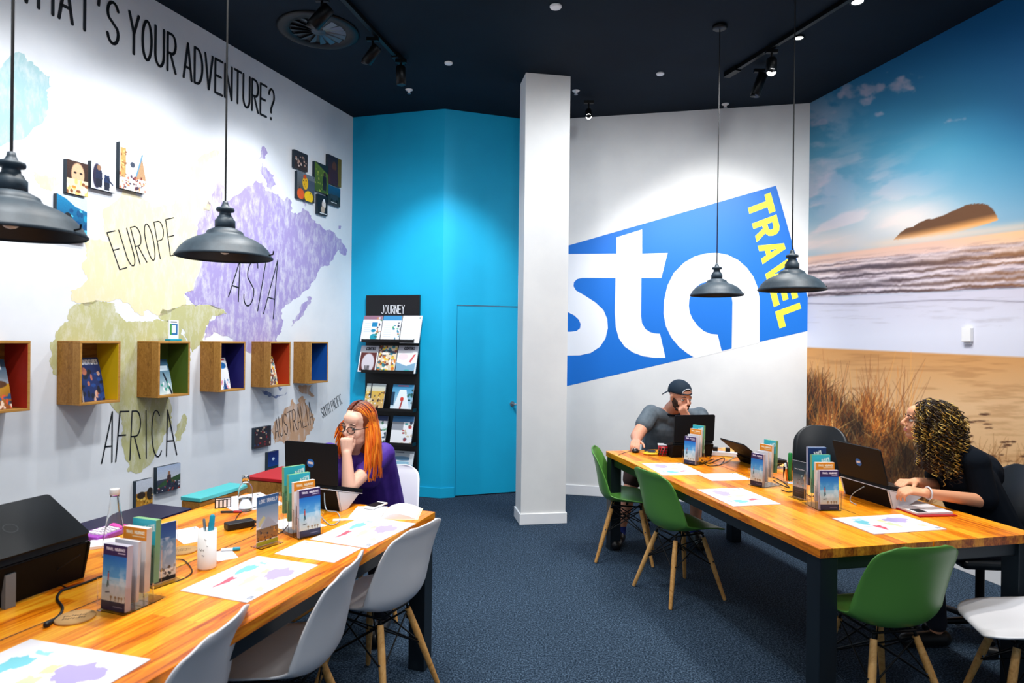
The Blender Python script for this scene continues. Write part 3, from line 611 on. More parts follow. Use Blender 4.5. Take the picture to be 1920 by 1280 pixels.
cont('painted_continent', [[(139, 571), (129, 584), (127, 603), (112, 614), (103, 630), (94, 641), (93, 650), (97, 661), (94, 682), (98, 691), (105, 703), (125, 718), (160, 745), (200, 752), (222, 775), (230, 800), (228, 830), (236, 862), (240, 885), (255, 888), (280, 872), (300, 835), (318, 800), (322, 772), (315, 745), (332, 720), (352, 690), (357, 665), (350, 640), (340, 615), (315, 600), (296, 598), (275, 603), (250, 603), (229, 596), (216, 586), (214, 568), (190, 566), (160, 567)],
      [(300, 598), (304, 579), (338, 575), (360, 570), (380, 572), (420, 580), (425, 588), (405, 592), (392, 600), (384, 622), (381, 640), (370, 650), (360, 660), (352, 640), (345, 618)], [(345, 775), (350, 788), (348, 806), (338, 826), (329, 830), (327, 815), (337, 792)]], 'map_olive', 'olive green Africa and Middle East')
cont('painted_continent', [[(375, 402), (390, 376), (400, 388), (403, 352), (412, 333), (420, 348), (416, 385), (430, 376), (462, 350), (480, 338), (497, 352), (512, 362), (525, 370), (534, 376), (537, 369), (546, 382), (551, 400), (563, 398), (567, 390), (581, 403), (588, 412), (600, 420), (612, 432), (618, 430), (628, 438), (640, 452), (651, 470), (645, 479), (635, 468), (622, 488), (602, 500), (592, 522), (580, 540), (562, 556), (540, 570), (527, 582), (531, 600), (528, 622), (518, 642), (503, 668), (486, 652), (470, 662), (448, 648), (430, 632), (400, 622), (384, 638), (385, 618), (392, 600), (406, 592), (425, 588), (420, 579), (382, 571), (362, 569), (346, 550), (362, 545), (377, 500), (374, 455), (371, 425)],
      [(487, 320), (492, 303), (501, 316), (514, 328), (518, 345), (508, 356), (500, 348)], [(486, 297), (491, 275), (499, 280), (497, 298)], [(583, 556), (577, 572), (568, 592), (552, 606), (546, 613), (548, 602), (560, 588), (565, 570), (575, 556)], [(570, 374), (576, 385), (572, 388), (567, 378)], [(634, 423), (640, 424), (638, 430), (633, 429)], [(500, 650), (508, 672), (500, 690), (495, 670)]], 'map_purple', 'lavender Asia')
cont('painted_continent', [[(569, 743), (573, 756), (580, 765), (588, 778), (588, 802), (576, 815), (560, 833), (545, 826), (528, 827), (514, 833), (510, 810), (513, 792), (528, 780), (540, 762), (550, 747), (556, 758), (563, 758)], [(560, 722), (585, 722), (580, 732), (590, 742), (572, 738), (562, 734)]], 'map_orange', 'tan orange Australia')
cont('painted_continent', [[(488, 730), (505, 735), (520, 740), (538, 735), (535, 741), (520, 745), (505, 744), (495, 740)], [(520, 724), (530, 727), (526, 733)]], 'map_slate', 'slate islands above Australia')
def wallword(txt, BL, BR, TL, TR, th, label, gap=.38, off=.003, m='ink'):
    mb = MB(); letter_quad(mb, txt, BL, BR, TL, TR, LW, th, off, gap); part('wall_lettering', mb, m, wl, label)
def flatword(txt, u0, u1, z0, z1, th, label, gap=.36):
    mb = MB()
    for st in layout(txt, gap): ribbon(mb, [Vector((u0+(u1-u0)*a, z0+(z1-z0)*b)) for a, b in st], th, lambda q: LW.P(q[0], q[1], .003))
    part('wall_lettering', mb, 'ink', wl, label)
flatword("WHAT'S", -.95, LW.at(222, 65)[0], 3.49, 3.755, .020, 'thin black hand drawn words WHAT\'S')
flatword("YOUR", LW.at(242, 60)[0], LW.at(329, 115)[0], 3.49, 3.755, .020, 'thin black hand drawn word YOUR')
flatword("ADVENTURE?", LW.at(344, 125)[0], LW.at(514, 195)[0], 3.495, 3.755, .020, 'thin black hand drawn word ADVENTURE?', .30)
wallword('EUROPE', (224, 505), (332, 476), (200, 436), (325, 408), .007, 'thin black word EUROPE')
wallword('ASIA', (428, 556), (512, 597), (440, 487), (530, 488), .010, 'thin black word ASIA', .3)
wallword('AFRICA', (190, 868), (331, 852), (202, 772), (322, 768), .009, 'thin black word AFRICA', .3)
wallword('AUSTRALIA', (516, 822), (588, 793), (514, 785), (582, 752), .006, 'thin black word AUSTRALIA', .25)
wallword('SOUTH PACIFIC', (605, 784), (642, 756), (601, 766), (638, 738), .005, 'small thin words SOUTH PACIFIC', .25)

# ---------------- photo blocks on the left wall
def picture(kind, w, h, seed):
    c = Cv(w, h, (200, 200, 200), seed); r = c.rng
    def body(x, y, s, ct, cl, hd=(150, 110, 84)):
        c.poly([(x-.16*s, y), (x+.16*s, y), (x+.2*s, y-.5*s), (x-.2*s, y-.5*s)], cl); c.poly([(x-.2*s, y-.45*s), (x+.2*s, y-.45*s), (x+.16*s, y-.9*s), (x-.16*s, y-.9*s)], ct); c.ell(x, y-1.02*s, .12*s, .14*s, hd)
    if kind == 'face': c.grad(0, h, (60, 34, 26), (40, 24, 20)); c.ell(w*.5, h*.38, w*.3, h*.34, (226, 178, 140)); c.ell(w*.38, h*.34, w*.07, h*.03, (30, 20, 20)); c.ell(w*.64, h*.34, w*.07, h*.03, (30, 20, 20)); c.rect(0, h*.56, w, h, (236, 214, 176)); c.speck(22, 0, h*.6, w, h, [(210, 130, 40), (240, 190, 110), (120, 60, 24), (250, 236, 214)], 2, 6)
    if kind == 'snow': c.grad(0, h, (228, 234, 242), (216, 220, 230)); c.ell(w*.22, h*.5, w*.16, h*.45, (40, 34, 60)); body(w*.3, h*.9, h*.7, (24, 34, 66), (20, 24, 44)); body(w*.62, h*.95, h*.62, (22, 44, 84), (24, 30, 50), (240, 240, 240)); c.line((w*.62, h*.5), (w*.85, h*.7), 3, (24, 34, 60))
    if kind == 'city': c.grad(0, h, (224, 232, 244), (240, 234, 228)); c.rect(w*.04, h*.12, w*.24, h*.75, (216, 160, 92)); c.speck(22, w*.06, h*.15, w*.24, h*.72, [(140, 90, 44), (244, 204, 130)], 1, 3); c.poly([(w*.6, h*.7), (w*.82, h*.15), (w, h*.7)], (190, 150, 110)); c.line((w*.62, h*.65), (w*.85, h*.15), 3, (90, 150, 190)); c.ell(w*.48, h*.42, w*.09, h*.06, (60, 70, 90)); c.speck(60, 0, h*.66, w, h, [(120, 40, 40), (60, 44, 70), (220, 150, 100), (240, 220, 210), (180, 90, 60)], 1.2, 3.4)
    if kind == 'water': c.grad(0, h, (16, 130, 180), (4, 60, 100)); c.poly([(0, 0), (w, 0), (w, h*.3), (w*.6, h*.22), (w*.3, h*.08)], (196, 218, 234)); c.speck(30, 0, h*.3, w, h, [(20, 150, 190), (90, 200, 226), (4, 70, 120)], 2, 8); c.ell(w*.35, h*.5, w*.13, h*.12, (26, 26, 30)); c.ell(w*.33, h*.53, w*.06, h*.07, (190, 130, 100)); c.line((w*.5, h*.6), (w*.85, h*.95), 4, (60, 170, 210))
    if kind == 'temple': c.grad(0, h, (34, 40, 50), (60, 44, 40)); c.speck(26, w*.1, h*.2, w*.9, h*.9, [(214, 170, 150), (240, 226, 216), (90, 60, 50)], 1.5, 4)
    if kind == 'monk': c.grad(0, h, (110, 120, 130), (60, 50, 40)); c.rect(w*.55, h*.2, w, h*.7, (70, 80, 96)); c.ell(w*.45, h*.35, w*.16, h*.24, (234, 180, 20)); c.ell(w*.42, h*.12, w*.09, h*.08, (210, 80, 20)); c.ell(w*.2, h*.8, w*.2, h*.2, (220, 90, 30)); c.ell(w*.65, h*.82, w*.25, h*.22, (244, 200, 10)); c.speck(8, 0, 0, w, h, [(30, 26, 30)], 1, 3)
    if kind == 'field': c.grad(0, h, (92, 120, 40), (60, 90, 30)); c.speck(40, 0, h*.2, w, h, [(130, 150, 50), (70, 90, 30), (160, 170, 70)], 1, 4); c.poly([(0, 0), (w, 0), (w, h*.3)], (26, 40, 46)); body(w*.7, h*.9, h*.55, (24, 24, 30), (30, 30, 34), (60, 44, 36))
    if kind == 'portrait': c.grad(0, h, (40, 38, 50), (80, 40, 46)); c.rect(w*.72, 0, w, h, (110, 96, 30)); c.ell(w*.45, h*.34, w*.16, h*.16, (96, 58, 44)); c.ell(w*.45, h*.8, w*.3, h*.34, (60, 34, 50))
    if kind == 'car': c.grad(0, h*.5, (20, 90, 130), (30, 70, 96)); c.grad(h*.5, h, (24, 44, 40), (60, 60, 60)); c.rect(w*.2, h*.45, w*.8, h*.75, (44, 60, 70)); c.ell(w*.3, h*.75, w*.08, h*.1, (10, 10, 12)); c.ell(w*.7, h*.75, w*.08, h*.1, (10, 10, 12)); c.rect(w*.25, h*.85, w*.7, h*.88, (230, 230, 230))
    if kind == 'bear': c.grad(0, h, (20, 26, 34), (24, 22, 26)); c.ell(w*.6, h*.45, w*.2, h*.22, (224, 214, 206)); c.ell(w*.5, h*.72, w*.2, h*.18, (190, 170, 150)); c.ell(w*.62, h*.25, w*.1, h*.08, (240, 240, 240)); c.rect(w*.2, h*.9, w*.9, h*.95, (230, 230, 230))
    if kind == 'cattle': c.grad(0, h*.42, (200, 206, 220), (190, 196, 206)); c.grad(h*.42, h, (150, 100, 30), (196, 140, 40)); c.ell(w*.3, h*.5, w*.24, h*.12, (50, 36, 26)); c.ell(w*.82, h*.5, w*.2, h*.2, (40, 34, 30)); c.speck(30, 0, h*.55, w, h, [(210, 160, 60), (110, 76, 24), (230, 190, 90)], 1, 3.5)
    if kind == 'crowd': c.grad(0, h*.5, (170, 186, 214), (190, 196, 206)); c.grad(h*.5, h, (60, 66, 84), (40, 44, 60)); c.poly([(0, h*.75), (w*.3, h*.55), (w*.6, h*.5), (w, h*.4), (w, h*.62), (0, h*.8)], (50, 80, 50)); body(w*.5, h*.8, h*.5, (70, 50, 50), (40, 40, 60)); c.speck(30, 0, h*.6, w, h, [(90, 100, 130), (150, 60, 50), (200, 200, 210), (30, 36, 50)], 1, 3)
    if kind == 'market': c.grad(0, h, (30, 30, 40), (60, 34, 34)); c.speck(36, 0, 0, w, h, [(150, 30, 40), (40, 60, 110), (220, 190, 160), (30, 26, 30)], 1.5, 4)
    if kind == 'night': c.grad(0, h*.7, (6, 24, 90), (12, 60, 140)); c.grad(h*.7, h, (20, 40, 50), (60, 140, 140)); c.ell(w*.5, h*.35, w*.12, h*.07, (200, 220, 240))
    c.a += (c.rng.random((h, w, 1))-.5)*16
    return c
BL_ = [((125, 165, 303, 365), 'face', 'photo block of a face above a plate of food'), ((171, 217, 307, 357), 'snow', 'photo block of two dark dressed climbers on snow'), ((224, 273, 273, 358), 'city', 'tall photo block of a crowded square and clock tower'), ((106, 163, 368, 450), 'water', 'turquoise photo block of a swimmer, partly behind the lamp'),
       ((552, 577, 285, 318), 'temple', 'small dark photo block, highest on the left of the six'), ((557, 590, 326, 376), 'monk', 'photo block with bright yellow figures'), ((590, 616, 307, 361), 'field', 'green hillside photo block'), ((615, 640, 294, 347), 'portrait', 'dark portrait photo block nearest the corner, top'), ((615, 638, 350, 385), 'car', 'dark blue photo block of a vehicle below the portrait'), ((596, 614, 366, 403), 'bear', 'narrow black and white photo block, lowest of the six'),
       ((255, 286, 899, 955), 'cattle', 'photo block of cattle in dry grass, low on wall'), ((294, 338, 872, 920), 'crowd', 'wide photo block of people under a pale sky'), ((477, 508, 800, 838), 'market', 'dark red photo block left of Australia'), ((502, 522, 846, 885), 'night', 'deep blue photo block behind the far laptop')]
for (x0, x1, y0, y1), kd, lb in BL_:
    u0 = LW.at(x0, (y0+y1)/2, .03)[0]; u1 = LW.at(x1, (y0+y1)/2, .03)[0]; z1 = LW.at((x0+x1)/2, y0, .03)[1]; z0 = LW.at((x0+x1)/2, y1, .03)[1]
    w, h = u1-u0, z1-z0; o = printed('photo_block', w, h, .03, picture(kd, int(w*330), int(h*330), len(lb)), None, (18, 40, 54))
    o.location = LW.P((u0+u1)/2, z0, .016); o.rotation_euler = (0, 0, LW.rot()); tag(o, lb, 'picture', 'photo blocks on the map wall')

# ---------------- wall crates
def crate(i, u0, inner, label):
    r = thing('wall_crate', label, 'box', LW.P(u0, 1.187, .0), LW.rot(), 'coloured wooden crates along the map wall')
    w, h, d, t = .265, .381, .19, .014
    [part(nm, MB().box((w/2, -d/2, zz), (w, d, t)), 'wood_crate', r, bevel=.002) for nm, zz in (('bottom_board', t/2), ('top_board', h-t/2))]
    for x in (t/2, w-t/2):
        mb = MB(); mb.box((x, -d*.25, h/2), (t, d*.5-.001, h-2*t)).box((x, -d*.75, h/2), (t, d*.5-.001, h-2*t)); part('side_board', mb, 'wood_crate', r, bevel=.0015)
    mb = MB(); mb.box((w/2, -.004, h/2), (w-2*t-.002, .006, h-2*t-.002)); part('back_panel', mb, 'wood_crate' if i in (0, 1) else inner, r)
    mb = MB(); mb.box((w-t-.0015, -d/2, h/2), (.002, d-.004, h-2*t-.002)); part('lining', mb, inner, r, 'painted inner side')
    return r
cols_ = [('in_red', 'wooden wall crate with dark red inside, cut by the left edge'), ('in_yellow', 'wooden wall crate with yellow inside and dark brochures'), ('in_green', 'wooden wall crate with green inside, card on top'), ('in_purple', 'wooden wall crate with dark purple inside and white brochure'), ('in_orange', 'wooden wall crate with orange inside and colourful brochure'), ('in_blue', 'empty wooden wall crate with blue inside')]
for i, (m, lb) in enumerate(cols_): crate(i, -.655+.546*(i-1), m, lb)
def cover(kind, w=44, h=62, seed=0):
    c = Cv(w, h, (240, 240, 244), seed); r = c.rng
    if kind == 'contiki': c.grad(0, h*.5, (40, 80, 110), (150, 160, 170)); c.grad(h*.5, h, (200, 150, 40), (150, 80, 40)); c.text('CONTIKI', w*.1, h*.1, w*.8, h*.2, (240, 240, 244), 1.6); c.speck(30, 0, h*.7, w, h, [(230, 90, 60), (60, 40, 40), (240, 220, 200), (40, 90, 140)], 1.5, 4); c.ell(w*.5, h*.5, w*.4, h*.08, (90, 60, 40))
    if kind == 'adv': c.a[:] = (24, 44, 96); c.text('ADVENTURES', w*.12, h*.06, w*.9, h*.15, (240, 240, 244), 1.3, .3); c.speck(24, 0, h*.25, w, h, [(226, 176, 150), (20, 24, 40), (30, 70, 140), (190, 110, 80)], 2, 6)
    if kind == 'aqua': c.grad(0, h, (26, 70, 100), (210, 226, 226)); c.rect(w*.3, h*.2, w*.9, h*.34, (206, 224, 236)); c.line((w*.5, h*.4), (w*.9, h*.95), 5, (20, 30, 44)); c.speck(12, 0, h*.6, w, h, [(60, 150, 130), (230, 236, 236)], 2, 4)
    if kind == 'white': c.ell(w*.55, h*.25, w*.3, h*.1, (30, 110, 180)); c.rect(w*.15, h*.05, w*.85, h*.1, (196, 70, 80)); c.poly([(w*.3, h), (w*.5, h*.65), (w*.7, h)], (30, 60, 120)); c.speck(14, w*.1, h*.7, w, h, [(90, 140, 190), (240, 150, 170)], 1, 4)
    if kind == 'busy': c.a[:] = (230, 210, 180); c.speck(90, 0, 0, w, h, [(220, 120, 30), (40, 60, 80), (240, 200, 60), (250, 246, 240), (120, 50, 30), (40, 130, 150)], 1.5, 4.5)
    if kind == 'sidebar': c.rect(0, 0, w, h*.16, (150, 110, 130)); c.rect(w*.52, h*.28, w*.8, h*.45, (20, 130, 180)); c.ell(w*.65, h*.82, w*.18, h*.12, (20, 150, 170)); c.speck(16, w*.74, 0, w, h, [(60, 50, 70), (200, 130, 90), (60, 110, 70), (220, 220, 220)], 1.5, 3.5); c.ell(w*.6, h*.58, w*.12, h*.06, (0, 130, 170)); [c.line((w*.12, h*y), (w*.45, h*y), .8, (170, 176, 190)) for y in (.3, .38, .46, .54, .62)]
    if kind == 'bluetop': c.rect(0, 0, w, h*.2, (60, 140, 190)); c.speck(16, w*.6, h*.25, w, h, [(30, 120, 150), (60, 160, 90), (200, 70, 60), (30, 40, 60)], 1.2, 3.4); [c.line((w*.12, h*y), (w*.5, h*y), .8, (180, 186, 196)) for y in (.3, .38, .46, .54, .62, .7, .78)]
    if kind == 'plain': [c.line((w*.1, h*y), (w*.6, h*y), .8, (200, 204, 212)) for y in (.08, .2, .36, .5, .64)]; c.ell(w*.88, h*.08, 2, 2, (60, 130, 120))
    if kind == 'kcave': c.rect(0, 0, w, h*.24, (196, 196, 206)); c.text('CONTIKI', w*.3, h*.07, w*.8, h*.16, (20, 20, 30), 1.5, .25); c.rect(w*.08, h*.27, w*.94, h*.96, (96, 40, 36)); c.ell(w*.5, h*.66, w*.34, h*.36, (214, 206, 214)); [c.line((w*(.36+.07*i), h*.92), (w*(.36+.07*i), h*.76), 2, (30, 24, 30)) for i in range(4)]
    if kind == 'kmap': c.rect(0, 0, w, h*.2, (190, 190, 200)); c.text('CONTIKI', w*.3, h*.06, w*.8, h*.14, (20, 20, 30), 1.5, .25); c.ell(w*.3, h*.4, w*.24, h*.12, (244, 216, 220)); c.poly([(w*.9, h*.3), (w*.7, h*.6), (w*.6, h*.58), (w*.8, h*.32)], (214, 84, 84)); c.poly([(0, h*.6), (w*.5, h*.72), (w*.95, h*.6), (w*.9, h*.95), (0, h*.95)], (130, 170, 196)); c.ell(w*.55, h*.9, w*.16, h*.05, (60, 170, 170))
    if kind == 'yellow': c.grad(0, h*.3, (190, 206, 214), (220, 210, 180)); c.grad(h*.3, h, (220, 180, 80), (210, 170, 120)); c.speck(60, 0, h*.3, w, h, [(220, 170, 60), (250, 230, 180), (110, 60, 40), (40, 40, 60), (240, 240, 240)], 1.2, 3.2); c.line((w*.25, 0), (w*.28, h*.55), 3, (60, 60, 64))
    if kind == 'ski': c.grad(0, h, (40, 130, 180), (226, 234, 240)); c.poly([(w*.1, h), (w*.35, h*.2), (w*.65, h*.2), (w*.9, h)], (230, 238, 244)); c.rect(0, h*.3, w*.16, h*.8, (20, 60, 90)); c.ell(w*.5, h*.55, w*.08, h*.08, (210, 60, 50)); c.line((w*.45, h*.9), (w*.52, h*.6), 3, (170, 50, 44)); c.rect(w*.28, h*.04, w*.75, h*.09, (180, 90, 120)); c.speck(10, w*.75, h*.2, w, h*.7, [(20, 60, 60), (40, 100, 90)], 2, 4)
    if kind == 'greygreen': c.rect(0, 0, w, h*.2, (44, 60, 100)); c.rect(w*.1, h*.25, w*.55, h*.5, (90, 160, 180)); c.speck(26, w*.3, h*.2, w, h, [(60, 140, 100), (230, 236, 230), (40, 60, 80), (190, 210, 90)], 1.5, 4)
    if kind == 'greyhead': c.rect(0, 0, w, h*.22, (50, 110, 160)); c.rect(0, h*.22, w*.55, h*.52, (150, 154, 164)); c.speck(18, w*.55, h*.2, w, h, [(190, 60, 60), (60, 170, 170), (40, 60, 90), (210, 190, 160), (70, 120, 80)], 1.5, 4)
    if kind == 'liner': c.grad(0, h*.25, (150, 160, 170), (160, 170, 180)); c.ell(w*.45, h*.28, w*.45, h*.08, (80, 120, 150)); c.grad(h*.4, h, (150, 196, 220), (170, 210, 230)); c.rect(w*.82, h*.1, w, h*.5, (220, 226, 232)); c.line((w*.1, h*.85), (w*.65, h*.85), 3, (30, 60, 100)); c.line((w*.6, h*.68), (w*.95, h*.66), 3, (40, 70, 110)); c.ell(w*.7, h*.9, w*.1, h*.05, (50, 110, 180)); c.line((w*.15, h*.06), (w*.5, h*.06), 2, (60, 70, 90))
    return c
def brochure(loc, rz, kind, label, group, w=.15, h=.212, t=.008, lean=0, curve=.004, seed=1, n='brochure'):
    o = printed(n, w, h, t, cover(kind, 46, 64, seed), None, (232, 230, 232), lean=lean, curve=curve); o.location = loc; o.rotation_euler = (0, 0, rz); return tag(o, label, 'brochure', group)
cg = 'brochures standing in the wall crates'; zc = 1.187+.0145
for i, kd, lb in ((0, 'contiki', 'blue and yellow brochure in the dark red crate'), (1, 'adv', 'navy brochure in the yellow lined crate'), (2, 'aqua', 'blue and white brochure in the green crate'), (3, 'white', 'white brochure in the purple crate'), (4, 'busy', 'colourful crowded brochure in the orange crate')):
    u = -.655+.546*(i-1)+.115+(.02 if i < 2 else -.005); brochure(LW.P(u, zc, .135), LW.rot()+.15, kd, lb, cg, .155 if i < 2 else .13, .27 if i < 2 else .245, .012, -.22, .006, i)
# small card stand on the green crate
u, z = LW.at(323, 640, .1); r = thing('card_stand', 'small white card on blue foot on top of green crate', 'sign', LW.P(u, 1.569, .11), LW.rot()+.12)
c = Cv(40, 60, (236, 238, 242)); c.rect(5, 12, 35, 46, (36, 110, 170)); c.rect(5, 12, 12, 46, (60, 150, 70)); c.rect(12, 16, 29, 40, (226, 230, 234)); c.rect(8, 5, 32, 8, (60, 60, 70))
printed('card', .095, .135, .004, c, r, base=(0, 0, .012)); mb = MB(); mb.box((0, 0, .008), (.11, .045, .014)); part('foot', mb, 'marker_teal', r, bevel=.003)
# thermostat on mural
u, z = RW.at(1817, 630); r = thing('wall_sensor', 'small white sensor box on the beach mural', 'sensor', RW.P(u, z-.045, 0), RW.rot()); mb = MB(); mb.box((0, -.015, .055), (.07, .03, .10)); part('cover', mb, 'white_plastic', r, bevel=.004); mb = MB(); mb.box((0, -.008, -.004), (.05, .016, .016)); part('cable_entry', mb, 'riser_white', r)
# ================================================================ JOURNEY RACK
ru0, ru1 = B1.at(687, 553, .03)[0], B1.at(787, 552, .03)[0]; rz0 = B1.at(785, 917, .03)[1]; rzt = B1.at(735, 553, .03)[1]; rw = ru1-ru0
rack = thing('brochure_rack', 'tall black wall mounted brochure rack headed JOURNEY', 'rack', B1.P((ru0+ru1)/2, rz0, 0), B1.rot())
mb = MB(); mb.box((0, -.02, (rzt-rz0)/2), (rw, .03, rzt-rz0)); part('back_board', mb, 'black_plastic', rack, bevel=.002)
mb = MB()
for st in layout('JOURNEY', .3): ribbon(mb, [Vector((-.125+.26*a, rzt-rz0-.19+.085*b)) for a, b in st], .008, lambda q: Vector((q[0], -.0362, q[1])))
part('lettering', mb, 'paper', rack, 'thin white word JOURNEY')
def rk(px0, px1, py0, py1):
    u0 = B1.at(px0, (py0+py1)/2, .08)[0]; u1 = B1.at(px1, (py0+py1)/2, .08)[0]; z1 = B1.at((px0+px1)/2, py0, .05)[1]; z0 = B1.at((px0+px1)/2, py1, .12)[1]; return (u0+u1)/2, u1-u0, z0, z1
rows = [((680, 716, 592, 640), 'sidebar', 'white brochure with teal panels, top row left'), ((717, 752, 592, 641), 'bluetop', 'white brochure with blue header, top row middle'), ((753, 790, 592, 643), 'plain', 'plain white text brochure, top row right'),
        ((675, 709, 648, 697), 'kcave', 'white framed brochure of a cave view, second row left'), ((710, 744, 648, 697), 'busy', 'crowded colourful brochure, second row middle'), ((745, 783, 648, 700), 'kmap', 'white brochure with pink and blue map, second row right'),
        ((686, 722, 719, 768), 'yellow', 'yellow landscape brochure, third row left'), ((735, 775, 721, 770), 'ski', 'snow scene brochure, third row right'), ((690, 726, 779, 831), 'greygreen', 'green edged brochure partly behind the woman\'s hair'), ((735, 775, 780, 832), 'greyhead', 'grey panel brochure in the fourth row'), ((735, 775, 845, 896), 'liner', 'pale blue ship brochure in the lowest row'), ((688, 724, 845, 894), 'plain', 'white brochure in the lowest row beside the ship brochure')]
for i, (b, kd, lb) in enumerate(rows):
    uc, w, z0, z1 = rk(*b); h = (z1-z0)/math.cos(.3)
    o = printed('brochure', w*.98, h, .008, cover(kd, 46, 64, i+20), None, (228, 230, 234), lean=-.30, curve=.004); o.location = B1.P(uc, z0, .13); o.rotation_euler = (0, 0, B1.rot()); tag(o, lb, 'brochure', 'brochures on the journey rack')
for zz, pw in ((rows[0][0], rw*.5), (rows[3][0], rw*.5), (rows[6][0], rw*.45), (rows[8][0], rw*.45), (rows[10][0], rw*.45)):
    uc, w, z0, z1 = rk(*zz); mb = MB(); z0 -= rz0
    mb.box((0, -.085, z0-.006), (rw*.96, .115, .005)); mb.box((0, -.142, z0+.008), (rw*.96, .004, .03)); mb.box((-rw*.48, -.085, z0+.01), (.004, .115, .035)); mb.box((rw*.48, -.085, z0+.01), (.004, .115, .035))
    part('shelf', mb, 'black_plastic', rack)

# ================================================================ TABLES
def table(name, label, corner, ax, bx, Ln, Wd, legs=True):
    """corner = near corner; ax = long direction (away), bx = width direction"""
    rz = math.atan2(ax.y, ax.x); r = thing(name, label, 'table', (corner.x, corner.y, 0), rz); s = 1 if ax.cross(bx).z > 0 else -1
    th = .04
    mb = MB(); mb.box((Ln/2, s*Wd*.25-s*.0015, .75-th/2), (Ln, Wd*.5-.003, th)); mb.box((Ln/2, s*Wd*.75+s*.0015, .75-th/2), (Ln, Wd*.5-.003, th)); top = part('tabletop', mb, ['wood_table', 'wood_end'], r, bevel=.0025)
    for pg in top.data.polygons: pg.material_index = 1 if abs(pg.normal.x) > .9 else 0
    mb = MB(); mb.box((Ln/2, s*Wd*.5, .748-.004), (Ln*.62, .012, .01)); part('cable_slot', mb, 'black_plastic', r)
    mb = MB(); zf = .71-.03
    for y in (.045, Wd-.045): mb.box((Ln/2, s*y, zf), (Ln-.05, .04, .06))
    for x in (.045, Ln/2, Ln-.045): mb.box((x, s*Wd/2, zf), (.04, Wd-.13, .06))
    part('frame', mb, 'steel_dark', r, bevel=.002)
    for x in (.05, Ln-.05):
        for y in (.05, Wd-.05): mb = MB(); mb.box((x, s*y, .355), (.085, .085, .708)); part('leg', mb, 'steel_dark', r, bevel=.003)
    mb = MB(); mb.box((Ln*.55, s*Wd*.5, .60), (.5, .12, .08)); part('cable_tray', mb, 'riser_white', r, 'pale grey cable tray under the top', bevel=.004)
    return r
A_p, B_p = onz(1136, 845), onz(1538, 1029.5); axR = (A_p-B_p); LR = axR.length; axR.normalize(); bxR = Vector((axR.y, -axR.x, 0))
tR = table('table', 'long wooden table with dark steel legs on the right side', B_p, axR, bxR, LR, 1.14)
F_p = onz(816, 959); axL = Vector((LW.d[0], LW.d[1], 0)); axL = (F_p-onz(340, 1240)).normalized(); bxL = Vector((-axL.y, axL.x, 0)); LL_ = 2.6; nearL = F_p-axL*LL_
tL = table('table', 'long wooden table with dark steel legs by the map wall', nearL, axL, bxL, LL_, 1.13)
ZT = .7505

# side cabinets along the map wall
def cabinet(label, P0, w, d, h, m):
    r = thing('storage_box', label, 'cabinet', (P0.x, P0.y, 0), math.atan2(axL.y, axL.x), 'coloured top boxes between table and wall')
    mb = MB(); mb.box((d/2, w/2, h/2-.012), (d, w, h-.026)); part('body', mb, 'wood_crate', r, bevel=.003); mb = MB(); mb.box((d/2, w/2, h-.012), (d+.006, w+.006, .02)); part('lid', mb, m, r, 'painted flat lid', bevel=.003)
    for k in (0, 1):
        mb = MB(); mb.box((-.004, w/2, h*(.28+.4*k)), (.008, w*.9, h*.36)); dr = part('drawer', mb, 'wood_crate', r, bevel=.002); mb = MB(); mb.box((-.014, w/2, h*(.28+.4*k)), (.012, .09, .012)); part('handle', mb, 'silver', dr)
backn = nearL+bxL*1.15
k1 = (onz(308, 972)-backn).dot(axL)
cabinet('low box with a navy top between table and map wall', backn+axL*.95, .26, k1+.18-.95, .755, 'navy')
cabinet('low box with a teal top at the table\'s far back corner', backn+axL*(k1+.24), .12, .34, .79, 'teal')
cabinet('box with a deep red top behind the black laptop', F_p+bxL*.93+axL*.16, .34, .32, .80, 'red')

